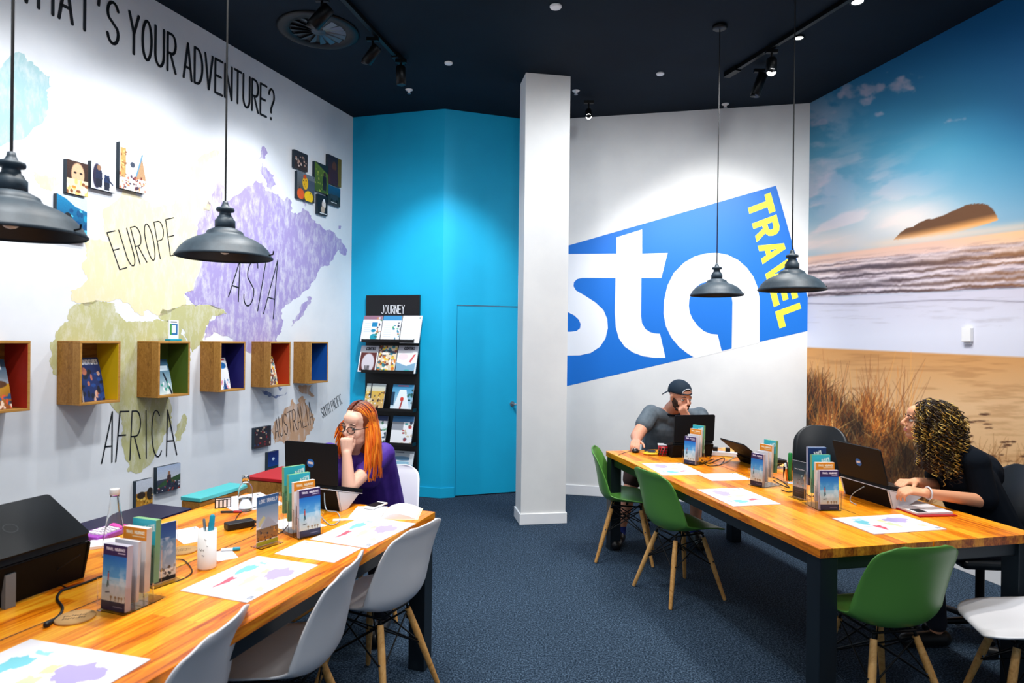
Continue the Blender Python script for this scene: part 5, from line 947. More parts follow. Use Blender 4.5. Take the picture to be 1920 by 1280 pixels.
# laptops on risers.  hinge point H (right end seen from behind lid), hd = hinge direction to other end, ud = direction to the user
def laptop(label, Hr, hd, ud, w, d, lid, open_dir, hz, uz, sticker=None, side='riser_black', grp='black laptops on risers'):
    hd = Vector((hd[0], hd[1], 0)).normalized(); ud = Vector((ud[0], ud[1], 0)).normalized(); root = thing('laptop', label, 'laptop', (Hr.x, Hr.y, hz), 0, grp); H0 = Vector((Hr.x, Hr.y, hz))
    slope = Vector((ud.x, ud.y, (uz-hz)/d)); up = slope.cross(hd).normalized(); up = up if up.z > 0 else -up
    def slab(a, e1, e2, nn, th, r=.012):
        mb = MB(); Rn = []; W_, H_ = e1.length, e2.length; u = e1.normalized(); v = e2.normalized()
        for cx, cy, a0 in ((r, r, 180), (W_-r, r, 270), (W_-r, H_-r, 0), (r, H_-r, 90)):
            for k in range(5): an = math.radians(a0+22.5*k); Rn.append((cx+r*math.cos(an), cy+r*math.sin(an)))
        T = Matrix((( u.x, v.x, nn.x, a.x), (u.y, v.y, nn.y, a.y), (u.z, v.z, nn.z, a.z), (0, 0, 0, 1))); mb.prism(Rn, 0, th, 0, T); return mb
    bs = part('base', slab(H0+up*.002, hd*w, slope*d, up, .018), 'laptop_black', root, world=True)
    mb = MB(); k0 = H0+up*.0206+slope*.03; 
    for i in range(13):
        for j in range(5): c = k0+hd*(w*.08+w*.84*(i+.5)/13)+slope*(.014+.021*j); e1 = hd*(w*.84/13*.42); e2 = slope*.008; mb.add([c-e1-e2, c+e1-e2, c+e1+e2, c-e1+e2], [(0, 1, 2, 3)])
    part('keyboard', mb, 'black_metal', bs, world=False); bs.children[0].location = -Vector(H0)
    ld = Vector(open_dir).normalized(); nn = hd.cross(ld).normalized(); nn = nn if nn.dot(ud) < 0 else -nn          # outer side
    L_ = part('lid', slab(H0+up*.02, hd*w, ld*lid, nn, .008), 'laptop_black', root, world=True)
    c = H0+up*.02+hd*w*.5+ld*lid*.5+nn*.0085
    def dsc(r, m, off=0, cc=None): 
        mb = MB(); P = [(cc or c)+nn*off+hd*r*math.cos(2*PI*k/24)+ld*r*math.sin(2*PI*k/24) for k in range(24)]; mb.add(P, [range(24)], 0); return mb
    em = dsc(.020, 0); ring = MB()
    for k in range(24):
        a, b = 2*PI*k/24, 2*PI*(k+1)/24; P = [c+hd*rr*math.cos(x)+ld*rr*math.sin(x) for rr, x in ((.019, a), (.022, a), (.022, b), (.019, b))]; ring.add(P, [(0, 1, 2, 3)], 0)
    o = part('lid_emblem', ring, 'steel_dark', L_, 'round ring emblem'); o.location = -H0
    if sticker:
        mb = dsc(.021, 0, .0004); P = mb; mb2 = MB(); mb2.add(P.v, [range(24)], 0); q = (c+nn*.0008); sgn = -1 if sticker == 'r' else 1
        mb2.add([q+hd*x*sgn+ld*z for x, z in ((-.014, -.006), (.014, -.003), (.014, .009), (-.014, .006))], [(0, 1, 2, 3)], 1); o = part('sticker', mb2, ['logo_blue', 'paper'], L_, 'round blue and white sticker'); o.location = -H0
    # riser : side panels and top plate, standing on the table
    rr = thing('laptop_riser', label.replace('laptop', 'riser').replace('black riser', 'riser'), 'laptop stand', (Hr.x, Hr.y, ZT), 0, 'laptop risers'); mb = MB(); e = .004
    a = H0-up*.001; a2 = a+hd*w; b = a+slope*d*.97; b2 = b+hd*w
    mb.add([a, a2, b2, b]+[p-up*.004 for p in (a, a2, b2, b)], [(0, 1, 2, 3), (7, 6, 5, 4), (0, 4, 5, 1), (1, 5, 6, 2), (2, 6, 7, 3), (3, 7, 4, 0)]); part('top_plate', mb, 'riser_white' if side == 'riser_white' else 'riser_black', rr, world=True)
    def flat(p, z): return Vector((p.x, p.y, z))
    for s in (0, w-.008):
        p0 = a+hd*s; p1 = b+hd*s; mb = MB(); q = [flat(p0+ud*.03, ZT+.0005), flat(p0+ud*d*.38, ZT+.0005), p1-up*.006-slope*.03, p0-up*.006]; o2 = hd*.008; mb.add(q+[x+o2 for x in q], [(0, 1, 2, 3), (7, 6, 5, 4), (0, 4, 5, 1), (1, 5, 6, 2), (2, 6, 7, 3), (3, 7, 4, 0)]); part('side_support', mb, side, rr, world=True)
    mb = MB(); q = [flat(a+ud*.031, ZT+.0005), flat(a2+ud*.031, ZT+.0005), a2-up*.006+ud*.004, a-up*.006+ud*.004]; mb.add(q+[x+ud*.004 for x in q], [(0, 1, 2, 3), (7, 6, 5, 4), (0, 4, 5, 1), (1, 5, 6, 2), (2, 6, 7, 3), (3, 7, 4, 0)]); part('rear_panel', mb, 'riser_black', rr, world=True)
    return root
H = onz(170, 1012, .885); laptop('large black laptop with half closed lid at the left edge', Vector((H.x, H.y, 0)), -axL, bxL, .40, .26, .235, bxL*.86+Vector((0, 0, .50)), .885, .83, None)
mb = MB(); q = onz(3, 1136, ZT)-bxL*.03; r_ = [o for o in bpy.data.objects if o.name.startswith('laptop_riser')][0]
for z0, z1, wd in ((0, .105, .03),): mb.box((q.x, q.y, ZT+.0005+(z0+z1)/2), (.02, wd, z1-z0), rz=-.35)
part('grey_foot', mb, 'grey_plastic', r_, 'grey foot', world=True)
laptop('black laptop with round blue sticker before the red haired woman', Vector((-.84, 3.14, 0)), (-.94, .35), (.35, .94), .31, .22, .205, Vector((-.02, -.05, 1)), .862, .80, 'l', 'riser_white')
laptop('black laptop with round blue sticker before the curly haired woman', Vector((1.956, 3.335, 0)), axR, bxR, .345, .25, .195, -bxR*.27+Vector((0, 0, .96)), .852, .805, 'r', 'riser_white')
laptop('black laptop with round blue sticker before the man in the cap', Vector((1.51, 4.80, 0)), (-.974, -.226), (-.226, .974), .325, .22, .20, Vector((.02, -.06, 1)), .85, .80, 'r')
H = onz(1428, 866, .80); laptop('black laptop with lowered lid on the far right of the table', Vector((H.x, H.y, 0)), axR, bxR, .30, .20, .17, bxR*.2+Vector((0, 0, .42))-bxR*.75, .80, .785, None)

# bottles, cups and small things
def T(name, label, cat, px, py, rz=0, grp=None, z=ZT): p = onz(px, py, z); return thing(name, label, cat, p, rz, grp)
r = T('glass_bottle', 'tall conical clear glass bottle with white cap', 'bottle', 214, 1040); mb = MB(); mb.lathe([(0, .001), (.040, .001), (.042, .012), (.040, .05), (.026, .14), (.017, .20), (.0145, .225), (.0145, .242)], 32); part('glass_body', mb, 'glass', r, solid=.0016); mb = MB(); mb.lathe([(0, .258), (.0165, .258), (.0175, .254), (.0175, .236), (.0165, .234), (.0, .234)], 24); part('cap', mb, 'white_plastic', r)
r = T('water_bottle', 'short clear water bottle with silver cap beside teal box', 'bottle', 460, 957); mb = MB(); mb.lathe([(0, .001), (.030, .001), (.033, .008), (.033, .105), (.026, .125), (.016, .135), (.016, .15)], 32); part('glass_body', mb, 'glass', r, solid=.0016); mb = MB(); mb.lathe([(0, .004), (.029, .004), (.0305, .01), (.0305, .06), (0, .06)], 24); part('water', mb, 'water', r); mb = MB(); mb.lathe([(0, .172), (.017, .172), (.018, .168), (.018, .146), (0, .146)], 24); part('cap', mb, 'chrome', r)
r = T('pen_cup', 'tall white pen holder with scribbles on the left table', 'cup', 388, 1064); mb = MB(); mb.lathe([(0, .003), (.030, .003), (.0315, .0), (.0325, .006), (.0325, .142), (.0305, .142), (.0300, .01)], 36); part('body', mb, 'white_plastic', r); mb = MB()
for i, (z, nn, a0) in enumerate(((.055, 5, -1.7), (.075, 9, -2.0), (.112, 4, -1.4), (.09, 3, -1.2))):
    pts = [Vector((.0328*math.cos(a0+.07*k), .0328*math.sin(a0+.07*k), z+.005*math.sin(k*2.4+i)*math.cos(k*.9))) for k in range(nn)]; mb.tube(pts, .0006, 5)
part('scribble', mb, 'ink', r, 'dark handwritten scribble'); C0 = Vector(r.location)
def pen(label, base, tip, rad, m, capm, grp='pens and markers'):
    base = Vector(base); tip = Vector(tip); r = thing('pen', label, 'pen', base, 0, grp); d = tip-base; mb = MB(); mb.tube([(0, 0, 0), d*.04, d*.66], [rad*.3, rad, rad], 12); part('barrel', mb, m, r); mb = MB(); mb.tube([d*.62, d*.64, d*.97, d], [rad*1.05, rad*1.18, rad*1.12, rad*.7], 12); part('cap', mb, capm, r)
pen('black ballpoint leaning left in the white pen cup', C0+Vector((.005, .0, .01)), C0+Vector((-.018, .01, .178)), .0045, 'black_plastic', 'silver'); pen('thick teal marker with dark cap in the white pen cup', C0+Vector((.004, -.004, .01)), C0+Vector((.018, .002, .195)), .0085, 'ink', 'marker_teal'); pen('second dark pen in the white pen cup', C0+Vector((-.01, .008, .01)), C0+Vector((.002, .018, .165)), .005, 'ink_blue', 'black_plastic')
p = V2(423, 1034); pen('teal marker with black end lying behind the white pen cup', p+Vector((-.02, .0, .007)), p+Vector((.05, .02, .007)), .006, 'white_plastic', 'marker_teal')
def coaster(label, px, py):
    r = T('coaster', label, 'coaster', px, py, .4, 'round cork coasters'); mb = MB(); mb.lathe([(0, 0), (.052, 0), (.053, .003), (.052, .006), (0, .006)], 40); part('disc', mb, 'cork', r); mb = MB()
    for i, s in enumerate((.0, .016)):
        for k in range(9): ribbon(mb, [Vector((-.030+.0068*k, -.016+s*1.2+.003*(k % 2))), Vector((-.027+.0068*k, -.006+s*1.2-.003*(k % 3)))], .0026, lambda q: Vector((q[0], q[1], .0066)))
    part('printing', mb, 'ink', r)
coaster('round cork coaster near the bottom left placemat', 141, 1159); coaster('round cork coaster behind the white pen cup', 343, 1033)
r = T('phone_calculator', 'pink and violet desk calculator beside the conical bottle', 'calculator', 196, 1004, math.atan2(axL.y, axL.x)); mb = MB(); mb.box((0, 0, .012), (.17, .12, .022)); part('body', mb, 'violet', r, bevel=.005); mb = MB()
for i in range(4):
    for j in range(4): mb.box((-.05+.026*i, -.042+.022*j, .026), (.019, .015, .007))
part('keys', mb, 'white_plastic', r); mb = MB(); mb.box((.065, 0, .025), (.034, .10, .008)); part('screen', mb, 'pink', r, bevel=.002)
r = T('notebook', 'small white notebook beside the half closed laptop', 'notebook', 188, 1022, .5); mb = MB(); mb.box((0, 0, .006), (.14, .1, .012)); part('pages', mb, 'paper', r, bevel=.001)
r = T('power_adapter', 'black power adapter block in the middle of left table', 'power adapter', 449, 989, math.atan2(axL.y, axL.x)-.5); mb = MB(); mb.box((0, 0, .016), (.12, .055, .030)); part('brick', mb, 'black_plastic', r, bevel=.006); mb = MB(); mb.cyl((.058, 0, .015), (.08, 0, .013), .006); part('strain_relief', mb, 'cable_black', r)
r = T('desk_calendar', 'small black framed white card leaning near the teal box', 'sign', 418, 952, yaw(.5, -.85)); mb = MB(); mb.box((0, 0, .026), (.075, .004, .05)); part('frame', mb, 'ink', r); mb = MB(); [mb.box((-.027+.018*i, -.0025, .022), (.011, .002, .034)) for i in range(4)]; mb.box((0, -.0025, .045), (.066, .002, .004)); part('white_stripes', mb, 'paper', r)
p = V2(434, 961); pen('dark pen lying before the small striped card', p+Vector((-.05, -.01, .006)), p+Vector((.05, .0, .006)), .005, 'ink', 'red')
# open notebook with phone
N0 = V2(700, 972); rz = math.atan2(-.08, 1)+.10; r = thing('open_notebook', 'open notebook with blank white pages at the table end', 'notebook', V2(724, 963), rz)
mb = MB(); mb.box((-.085, 0, .006), (.15, .20, .010)); part('left_pages', mb, 'paper', r, bevel=.002)
mb = MB(); V = []; n = 12
for i in range(n+1):
    t = i/n; x = -.008+.165*t; z = .004+.028*math.sin(PI*min(1, t*1.02))**.8*(1-.35*t)
    for y in (-.10, .10): V.append((x, y, z)); V.append((x, y, .001))
F_ = []
for i in range(n): k = 4*i; F_ += [(k, k+4, k+6, k+2), (k+1, k+3, k+7, k+5), (k, k+1, k+5, k+4), (k+2, k+6, k+7, k+3)]
F_ += [(0, 2, 3, 1), (4*n, 4*n+1, 4*n+3, 4*n+2)]; mb.add(V, F_, 0, False); part('right_pages', mb, 'paper', r); mb = MB(); mb.box((0, 0, .0008), (.335, .208, .0012)); part('cover', mb, 'cream', r)
r = T('mobile_phone', 'white rimmed mobile phone lying on the open notebook', 'phone', 704, 949, rz-.45, None, .763); mb = MB(); mb.box((0, 0, .005), (.06, .125, .009)); part('case', mb, 'white_plastic', r, bevel=.003); mb = MB(); mb.box((0, .002, .0098), (.052, .086, .0008)); part('screen', mb, 'black_plastic', r)
r = T('sticky_note', 'small white note before the open notebook', 'paper', 647, 974, .2); mb = MB(); mb.box((0, 0, .001), (.11, .03, .002)); part('sheet', mb, 'paper', r)
# right table small things
r = T('mobile_phone', 'black phone lying beside the computer mouse', 'phone', 1219, 846, -.1); mb = MB(); mb.box((0, 0, .004), (.085, .05, .008)); part('case', mb, 'black_plastic', r, bevel=.003); mb = MB(); mb.box((0, 0, .0085), (.07, .042, .0008)); part('screen', mb, 'ink_blue', r)
r = T('tape_dispenser', 'yellow and black tape measure with loose loop', 'tape measure', 1222, 852, -.1); mb = MB(); pts = [Vector((.055*math.cos(a), .03*math.sin(a), .012)) for a in np.linspace(0, 2*PI, 22)]; mb.tube(pts, .005, 8, flat=2.2); part('strap', mb, 'yellow', r); mb = MB(); mb.box((.0, .0, .012), (.05, .03, .022)); part('case', mb, 'black_plastic', r, bevel=.004); mb = MB(); mb.box((.062, .012, .018), (.03, .04, .034)); part('clip', mb, 'yellow', r, bevel=.004)
r = T('mug', 'red and black dotted mug beside the man\'s laptop', 'mug', 1243, 854); mb = MB(); mb.lathe([(0, .002), (.030, .0), (.033, .004), (.036, .074), (.033, .074), (.030, .01), (0, .01)], 32); part('cup', mb, 'red', r); mb = MB(); mb.tube([(.034, -.01, .06), (.054, -.015, .056), (.058, -.016, .036), (.034, -.01, .018)], .005, 8); part('handle', mb, 'red', r); mb = MB()
for i in range(14): a = -2.9+.21*i; mb.ell((.0345*math.cos(a), .0345*math.sin(a), .016+.02*(i % 3)), (.008, .008, .009), 0, None, 10)
part('black_pattern', mb, 'black_plastic', r)
r = thing('paper_pad', 'white pad lying across the mug top', 'paper', V2(1252, 853)+Vector((0, 0, .075)), -.2); mb = MB(); mb.box((0, 0, .004), (.15, .07, .006)); part('pages', mb, 'paper', r)
r = T('power_strip', 'grey power strip with plugs on the far right table', 'power strip', 1362, 855, -.35); mb = MB(); mb.box((0, 0, .018), (.22, .055, .034)); part('housing', mb, 'riser_white', r, bevel=.006); [part('plug', MB().box((x, 0, .05), (.035, .035, .03)), 'black_plastic', r, bevel=.004) for x in (-.08, .01, .075)]
r = T('pen_cup', 'clear pen cup with a green marker on right table', 'cup', 1480, 905); mb = MB(); mb.lathe([(0, .002), (.034, .002), (.036, .006), (.036, .10), (.0345, .10), (.034, .006)], 32); part('body', mb, 'acrylic', r); C1_ = Vector(r.location)
pen('green marker standing in the clear pen cup', C1_+Vector((0, 0, .01)), C1_+Vector((.004, 0, .185)), .0105, 'marker_green', 'marker_green'); pen('thick black pen in the clear pen cup', C1_+Vector((.014, .006, .01)), C1_+Vector((.026, .012, .14)), .009, 'black_plastic', 'black_plastic'); pen('orange pen in the clear pen cup', C1_+Vector((-.014, 0, .01)), C1_+Vector((-.024, .008, .12)), .006, 'orange', 'white_plastic'); pen('blue pen in the clear pen cup', C1_+Vector((-.006, .012, .01)), C1_+Vector((-.012, .018, .125)), .006, 'ink_blue', 'ink_blue')
P = [V2(*q) for q in ((1655, 948), (1718, 971), (1765, 958), (1705, 940))]; c = (P[0]+P[1]+P[2]+P[3])/4; rzp = math.atan2((P[1]-P[0]).y, (P[1]-P[0]).x)
r = thing('folder', 'red folder under white papers beside the laptop riser', 'folder', c+Vector((.02, 0, 0)), rzp); mb = MB(); mb.box((0, 0, .003), (.30, .21, .006)); part('cover', mb, 'red', r); mb = MB(); mb.box((-.012, .0, .011), (.275, .20, .009)); part('pages', mb, 'paper', r); mb = MB(); mb.box((.09, -.06, .0165), (.06, .05, .002)); part('clip', mb, 'steel_dark', r)

# cables
def cable(label, pts, rad=.0028, m='cable_black', plug=None, grp='loose cables on the tables'):
    P = [Vector(p) for p in pts]; P = [Vector(q) for q in catmull([tuple(p) for p in P], 8*len(P))]; r = thing('cable', label, 'cable', P[0], 0, grp); mb = MB(); mb.tube(P, rad, 8); part('cord', mb, m, r, world=True)
    if plug: mb = MB(); mb.tube([P[0]+(P[0]-P[1]).normalized()*.03, P[0]+(P[0]-P[1]).normalized()*.024, P[0]+(P[0]-P[1]).normalized()*-.004], [.006, .009, .007], 12); part('plug', mb, m, r, world=True)
vz = lambda px, py, h=.0035: onz(px, py, ZT+h)
cable('black cable with plug curling before the half closed laptop', [vz(95, 1165, .006), vz(112, 1152), vz(117, 1138), vz(107, 1122), vz(115, 1108), vz(140, 1099), vz(165, 1090), vz(190, 1080)], .0042, plug=1)
cable('thin grey black cable hanging behind the half closed laptop', [onz(150, 1040, .86), vz(100, 1075, .05), vz(105, 1092), vz(130, 1103)], .002)
cable('black cable behind the near left holder to the slot', [vz(325, 1048), vz(345, 1050), vz(360, 1068), vz(352, 1080), vz(335, 1088)], .002, plug=1)
cable('thin black cable behind the power adapter', [vz(470, 992), vz(485, 985), vz(520, 1000), vz(540, 985)], .002); cable('thin black cable looping towards the water bottle', [vz(440, 978), vz(446, 966), vz(458, 956), vz(475, 952), vz(492, 945)], .002)
cable('white cable hanging from the woman\'s riser', [onz(608, 924, .84), vz(612, 955, .04), vz(632, 960, .01), vz(637, 975), vz(622, 984), vz(608, 975), vz(597, 960)], .0024, 'cable_grey')
cable('tangled black cable in front of the man\'s laptop', [vz(1315, 862), vz(1330, 868), vz(1345, 862), vz(1358, 858), vz(1352, 870), vz(1330, 873), vz(1322, 867), vz(1338, 860)], .0028); cable('thin cable rising behind the teal leaflets by the man', [onz(1328, 827, .82), vz(1336, 838, .04), vz(1338, 850), vz(1330, 858)], .002); cable('black cable by the middle right holder', [vz(1446, 893), vz(1465, 901), vz(1480, 914), vz(1460, 906), vz(1450, 900)], .0028); cable('blue grey cable from power strip to the table slot', [vz(1345, 872), vz(1362, 866), vz(1375, 858), vz(1390, 850)], .0024, 'cable_grey')
cable('grey cable hanging from the curly woman\'s laptop', [onz(1620, 912, .85), vz(1600, 925, .05), vz(1594, 938, .01), vz(1606, 946)], .0022, 'cable_grey'); cable('black cable before the clear pen cup', [vz(1465, 918), vz(1480, 922), vz(1500, 918), vz(1520, 930), vz(1535, 925)], .0028); cable('mouse cable running to the table corner', [vz(1183, 845), vz(1172, 848), vz(1163, 851), vz(1160, 853)], .0018)
# ================================================================ PEOPLE
def remesh(name, mb, voxel, smooth, m, root, label=None, parent=None, it=None):
    me = mb.mesh(name, [m], root.location); o = bpy.data.objects.new(name, me); COL.objects.link(o)
    r = o.modifiers.new('r', 'REMESH'); r.mode = 'VOXEL'; r.voxel_size = voxel; r.use_smooth_shade = True
    s = o.modifiers.new('s', 'SMOOTH'); s.factor = .5; s.iterations = smooth
    bpy.context.view_layer.update(); dg = bpy.context.evaluated_depsgraph_get(); me2 = bpy.data.meshes.new_from_object(o.evaluated_get(dg)); me2.name = name
    bpy.data.objects.remove(o); me2.materials.clear(); me2.materials.append(MATS[m]); me2.polygons.foreach_set('use_smooth', [True]*len(me2.polygons))
    o = link(bpy.data.objects.new(name, me2), parent or root)
    if label: o['label'] = label
    return o
def frame(fwd, roll=0, upish=(0, 0, 1)):
    f = Vector(fwd).normalized(); r = f.cross(Vector(upish)).normalized(); u = r.cross(f)
    M3 = Matrix((r, f, u)).transposed(); return M3 @ Matrix.Rotation(roll, 3, 'Y')       # local x right, y forward, z up
def head_geo(mb, c, R, s=1.0, jaw=1.0, nose=1.0, ears=True):
    P = lambda x, y, z: Vector(c)+R @ Vector((x, y, z))*s
    E = lambda x, y, z, a, b, g: mb.ell(P(x, y, z), (a*s, b*s, g*s), 0, R, 20)
    E(0, -.015, .035, .074, .094, .084); E(0, .018, -.025, .061, .068, .082); E(0, .045, -.085*jaw, .034, .034, .026); E(.03, .02, -.07, .032, .045, .03); E(-.03, .02, -.07, .032, .045, .03)
    E(.034, .052, -.032, .025, .028, .026); E(-.034, .052, -.032, .025, .028, .026); E(0, .058, .045, .05, .032, .04)
    mb.cap(P(-.034, .079, .016), P(.034, .079, .016), .0105*s, .0105*s)
    mb.cap(P(0, .088, .010), P(0, .109*nose, -.022), .0075*s, .0105*s); mb.ell(P(0, .106*nose, -.026), .0115*s); mb.ell(P(.010, .096, -.030), .0075*s); mb.ell(P(-.010, .096, -.030), .0075*s)
    mb.cap(P(-.016, .083, -.052), P(.016, .083, -.052), .0075*s); mb.cap(P(-.013, .082, -.062), P(.013, .082, -.062), .008*s); mb.ell(P(0, .072, -.088), (.016*s, .012*s, .012*s), 0, R)
    if ears:
        for k in (-1, 1): E(k*.076, -.008, -.004, .009, .018, .031); E(k*.080, -.004, .012, .008, .016, .014)
    return P
def eyes(P, R, root, s, dirv=(0, 0), brow='brow', gap=.031):
    for k in (-1, 1):
        mb = MB(); mb.ell(P(k*gap, .0750, .0), (.0118*s, .0110*s, .0085*s), 0, R); e = part('eye', mb, 'eye_white', root, world=True)
        mb = MB(); mb.ell(P(k*gap+dirv[0], .084, dirv[1]), (.0055*s, .0035*s, .0055*s), 0, R); part('iris', mb, 'iris', e); e.children[0].location = -Vector(root.location)
        mb = MB(); mb.cap(P(k*gap-.012, .0845, .0075), P(k*gap+.012, .0825, .0065), .0018*s, .0018*s, 8); part('eyelash', mb, 'brow', root, world=True)
        mb = MB(); mb.tube([P(k*.016, .0915, .025), P(k*.030, .090, .028), P(k*.046, .078, .020)], [.0032*s, .0038*s, .0018*s], 8); part('eyebrow', mb, brow, root, world=True)
def lips(P, R, root, s, m='lip'):
    mb = MB(); mb.cap(P(-.018, .0865, -.0535), P(.018, .0865, -.0535), .0042*s, .0042*s, 8); mb.cap(P(-.014, .0865, -.0615), P(.014, .0865, -.0615), .0052*s, .0052*s, 8); part('lips', mb, m, root, world=True)
def hand_geo(mb, Wp, F_, N_, s=1.0, side=1, curl=(.35, .55, .4), thumb=(.5, .75, .35), spread=.05):
    """wrist, forward dir, palm-facing normal; side=+1 thumb on F x N side"""
    F_ = Vector(F_).normalized(); N_ = Vector(N_); N_ = (N_-F_*N_.dot(F_)).normalized(); S = F_.cross(N_)*side; Wp = Vector(Wp)
    for k in (-.028, -.009, .010, .028): mb.cap(Wp+S*k*.6*s, Wp+F_*.082*s+S*k*s, .0145*s, .0125*s)
    mb.cap(Wp+F_*.015*s+S*.018*s, Wp+F_*.05*s+S*.036*s+N_*.006*s, .0165*s, .012*s)
    for i, (off, Ls) in enumerate(((.031, (.042, .026, .020)), (.0105, (.047, .030, .021)), (-.0105, (.043, .027, .020)), (-.030, (.034, .021, .018)))):
        p = Wp+F_*.086*s+S*off*s; an = 0; d0 = (F_+S*off*spread*30*.2).normalized()
        for j in range(3):
            an += curl[j]*(1+.08*i); d = d0*math.cos(an)+N_*math.sin(an); q = p+d*Ls[j]*s; mb.cap(p, q, (.0092-.0008*j)*s, (.0086-.0008*j)*s, 10); p = q
    p = Wp+F_*.026*s+S*.028*s; d = (F_*thumb[0]+S*thumb[1]+N_*thumb[2]).normalized()
    for j, Ln in enumerate((.038, .030, .024)):
        q = p+d*Ln*s; mb.cap(p, q, (.0125-.0015*j)*s, (.011-.0015*j)*s, 10); p = q; d = (d+F_*.35-S*.25+N_*.1).normalized()
def torso_geo(mb, pel, chest, neck, shL, shR, ex=0, w=.15, dpt=.105, bust=None):
    pel, chest, neck, shL, shR = map(Vector, (pel, chest, neck, shL, shR)); ax = (shR-shL).normalized()
    for k in (-1, -.33, .33, 1):
        mb.cap(pel+ax*k*(w*.62), chest+ax*k*(w*.62), dpt+ex, dpt*.95+ex)
    mb.cap(pel-ax*.07, pel+ax*.07, dpt*1.12+ex); mb.cap(chest, neck-Vector((0, 0, .05)), dpt*.9+ex, .06+ex)
    mb.cap(chest+ax*w*.6, shR, dpt*.75+ex, .052+ex); mb.cap(chest-ax*w*.6, shL, dpt*.75+ex, .052+ex); mb.cap(shL, neck-Vector((0, 0, .035)), .05+ex, .05+ex); mb.cap(shR, neck-Vector((0, 0, .035)), .05+ex, .05+ex)
    if bust:
        for b in bust: mb.ell(b, .068+ex)

# ---- woman with red hair --------------------------------------------------------------
root = thing('person', 'woman with long orange hair, glasses and purple top leaning on her fist', 'person', (-.85, 3.85, 0))
Hc = onY(671, 796, 3.44); fw = Vector((-.42, -.90, -.13)); R = frame(fw, -.12); hs = .95
nk = Vector((-.845, 3.56, 1.005)); shL, shR = Vector((-.705, 3.58, .962)), Vector((-1.015, 3.60, .955)); pel, chest = Vector((-.83, 3.86, .56)), Vector((-.85, 3.64, .85))
elL = onY(654, 914, 3.30); fist = onY(649, 818, 3.335); wr = fist+Vector((.004, .0, -.088)); elR = Vector((-1.09, 3.50, .80)); wR = Vector((-1.02, 3.30, .86))
mb = MB(); P = head_geo(mb, Hc, R, hs, .98, .97, False); mb.cap(Hc+R @ Vector((0, -.03, -.06)), nk, .046, .05); torso_geo(mb, pel, chest, nk, shL, shR, 0, .125, .09, (chest+Vector((.06, -.08, -.0)), chest+Vector((-.07, -.08, -.0))))
mb.cap(shL, elL, .043, .036); mb.cap(elL, wr, .037, .024); mb.cap(shR, elR, .043, .036); mb.cap(elR, wR, .036, .024)
hand_geo(mb, wr, (-.02, .05, 1), (-.2, 1, .15), .86, -1, (1.25, 1.45, .9), (.75, .35, .6)); hand_geo(mb, wR, (.15, -1, -.12), (0, 0, -1), .88, 1, (.3, .35, .25))
for k, (hx, kx) in enumerate(((.10, .13), (-.10, -.15))):
    h = pel+Vector((hx, -.02, -.02)); kn = Vector((pel.x+kx, 3.42, .50)); an = Vector((pel.x+kx*1.1, 3.50, .09)); mb.cap(h, kn, .085, .058); mb.cap(kn, an, .056, .034); mb.cap(an+Vector((0, .03, -.04)), an+Vector((0, -.14, -.055)), .032, .026)
remesh('body', mb, .0042, 5, 'skin_pale', root)
mb = MB(); torso_geo(mb, pel, chest, nk+Vector((0, 0, -.03)), shL, shR, .013, .125, .09, (chest+Vector((.06, -.08, -.0)), chest+Vector((-.07, -.08, -.0))))
q = shL.lerp(elL, .52); mb.cap(shL, q, .060, .058); q = shR.lerp(elR, .5); mb.cap(shR, q, .060, .056); mb.cap(pel+Vector((-.08, .0, -.05)), pel+Vector((.08, 0, -.05)), .11)
mb.cap(shL+Vector((.01, .0, .0)), pel+Vector((.12, 0, .0)), .05, .09); remesh('shirt', mb, .006, 5, 'shirt_purple', root, 'purple short sleeved top')
mb = MB()
for hx, kx in ((.10, .13), (-.10, -.15)): h = pel+Vector((hx, -.02, -.02)); kn = Vector((pel.x+kx, 3.42, .50)); an = Vector((pel.x+kx*1.1, 3.50, .12)); mb.cap(h, kn, .098, .070); mb.cap(kn, an, .068, .05)
mb.cap(pel+Vector((-.08, 0, -.04)), pel+Vector((.08, 0, -.04)), .112); remesh('trousers', mb, .008, 3, 'jeans', root)
for kx in (.13, -.15): an = Vector((pel.x+kx*1.1, 3.50, .09)); mb = MB(); mb.cap(an+Vector((0, .035, -.04)), an+Vector((0, -.15, -.052)), .042, .036); remesh('shoe', mb, .008, 2, 'black_plastic', root)
eyes(P, R, root, hs, (-.002, -.003)); lips(P, R, root, hs)
def strands(name, root, label, gens, m='hair_strand', n=6):
    V = []; Fc = []; Cc = []
    for pts, rad, cols in gens:
        mb = MB(); mb.tube(pts, rad, n, flat=.55); k = len(V); V += [tuple(v-root.location) for v in mb.v]; Fc += [tuple(i+k for i in f) for f in mb.f]
        N = len(pts); cs = [lin(c) for c in cols]
        for i in range(N): t = i/(N-1)*(len(cs)-1); a = min(int(t), len(cs)-2); c = cs[a]*(1-t+a)+cs[a+1]*(t-a); Cc += [c.tolist()]*n
        extra = len(mb.v)-N*n; Cc += [cs[0].tolist()]*(extra//2)+[cs[-1].tolist()]*(extra-extra//2)
    me = colour_mesh(name, V, Fc, Cc, [m]); me.polygons.foreach_set('use_smooth', [True]*len(me.polygons)); o = link(bpy.data.objects.new(name, me), root)
    if label: o['label'] = label
    return o
rr = random.Random(3); gens = []
OR = [(226, 104, 12), (240, 130, 20), (206, 84, 10), (250, 150, 40), (190, 70, 14)]; DK = [(70, 26, 14), (96, 38, 18), (120, 52, 24)]
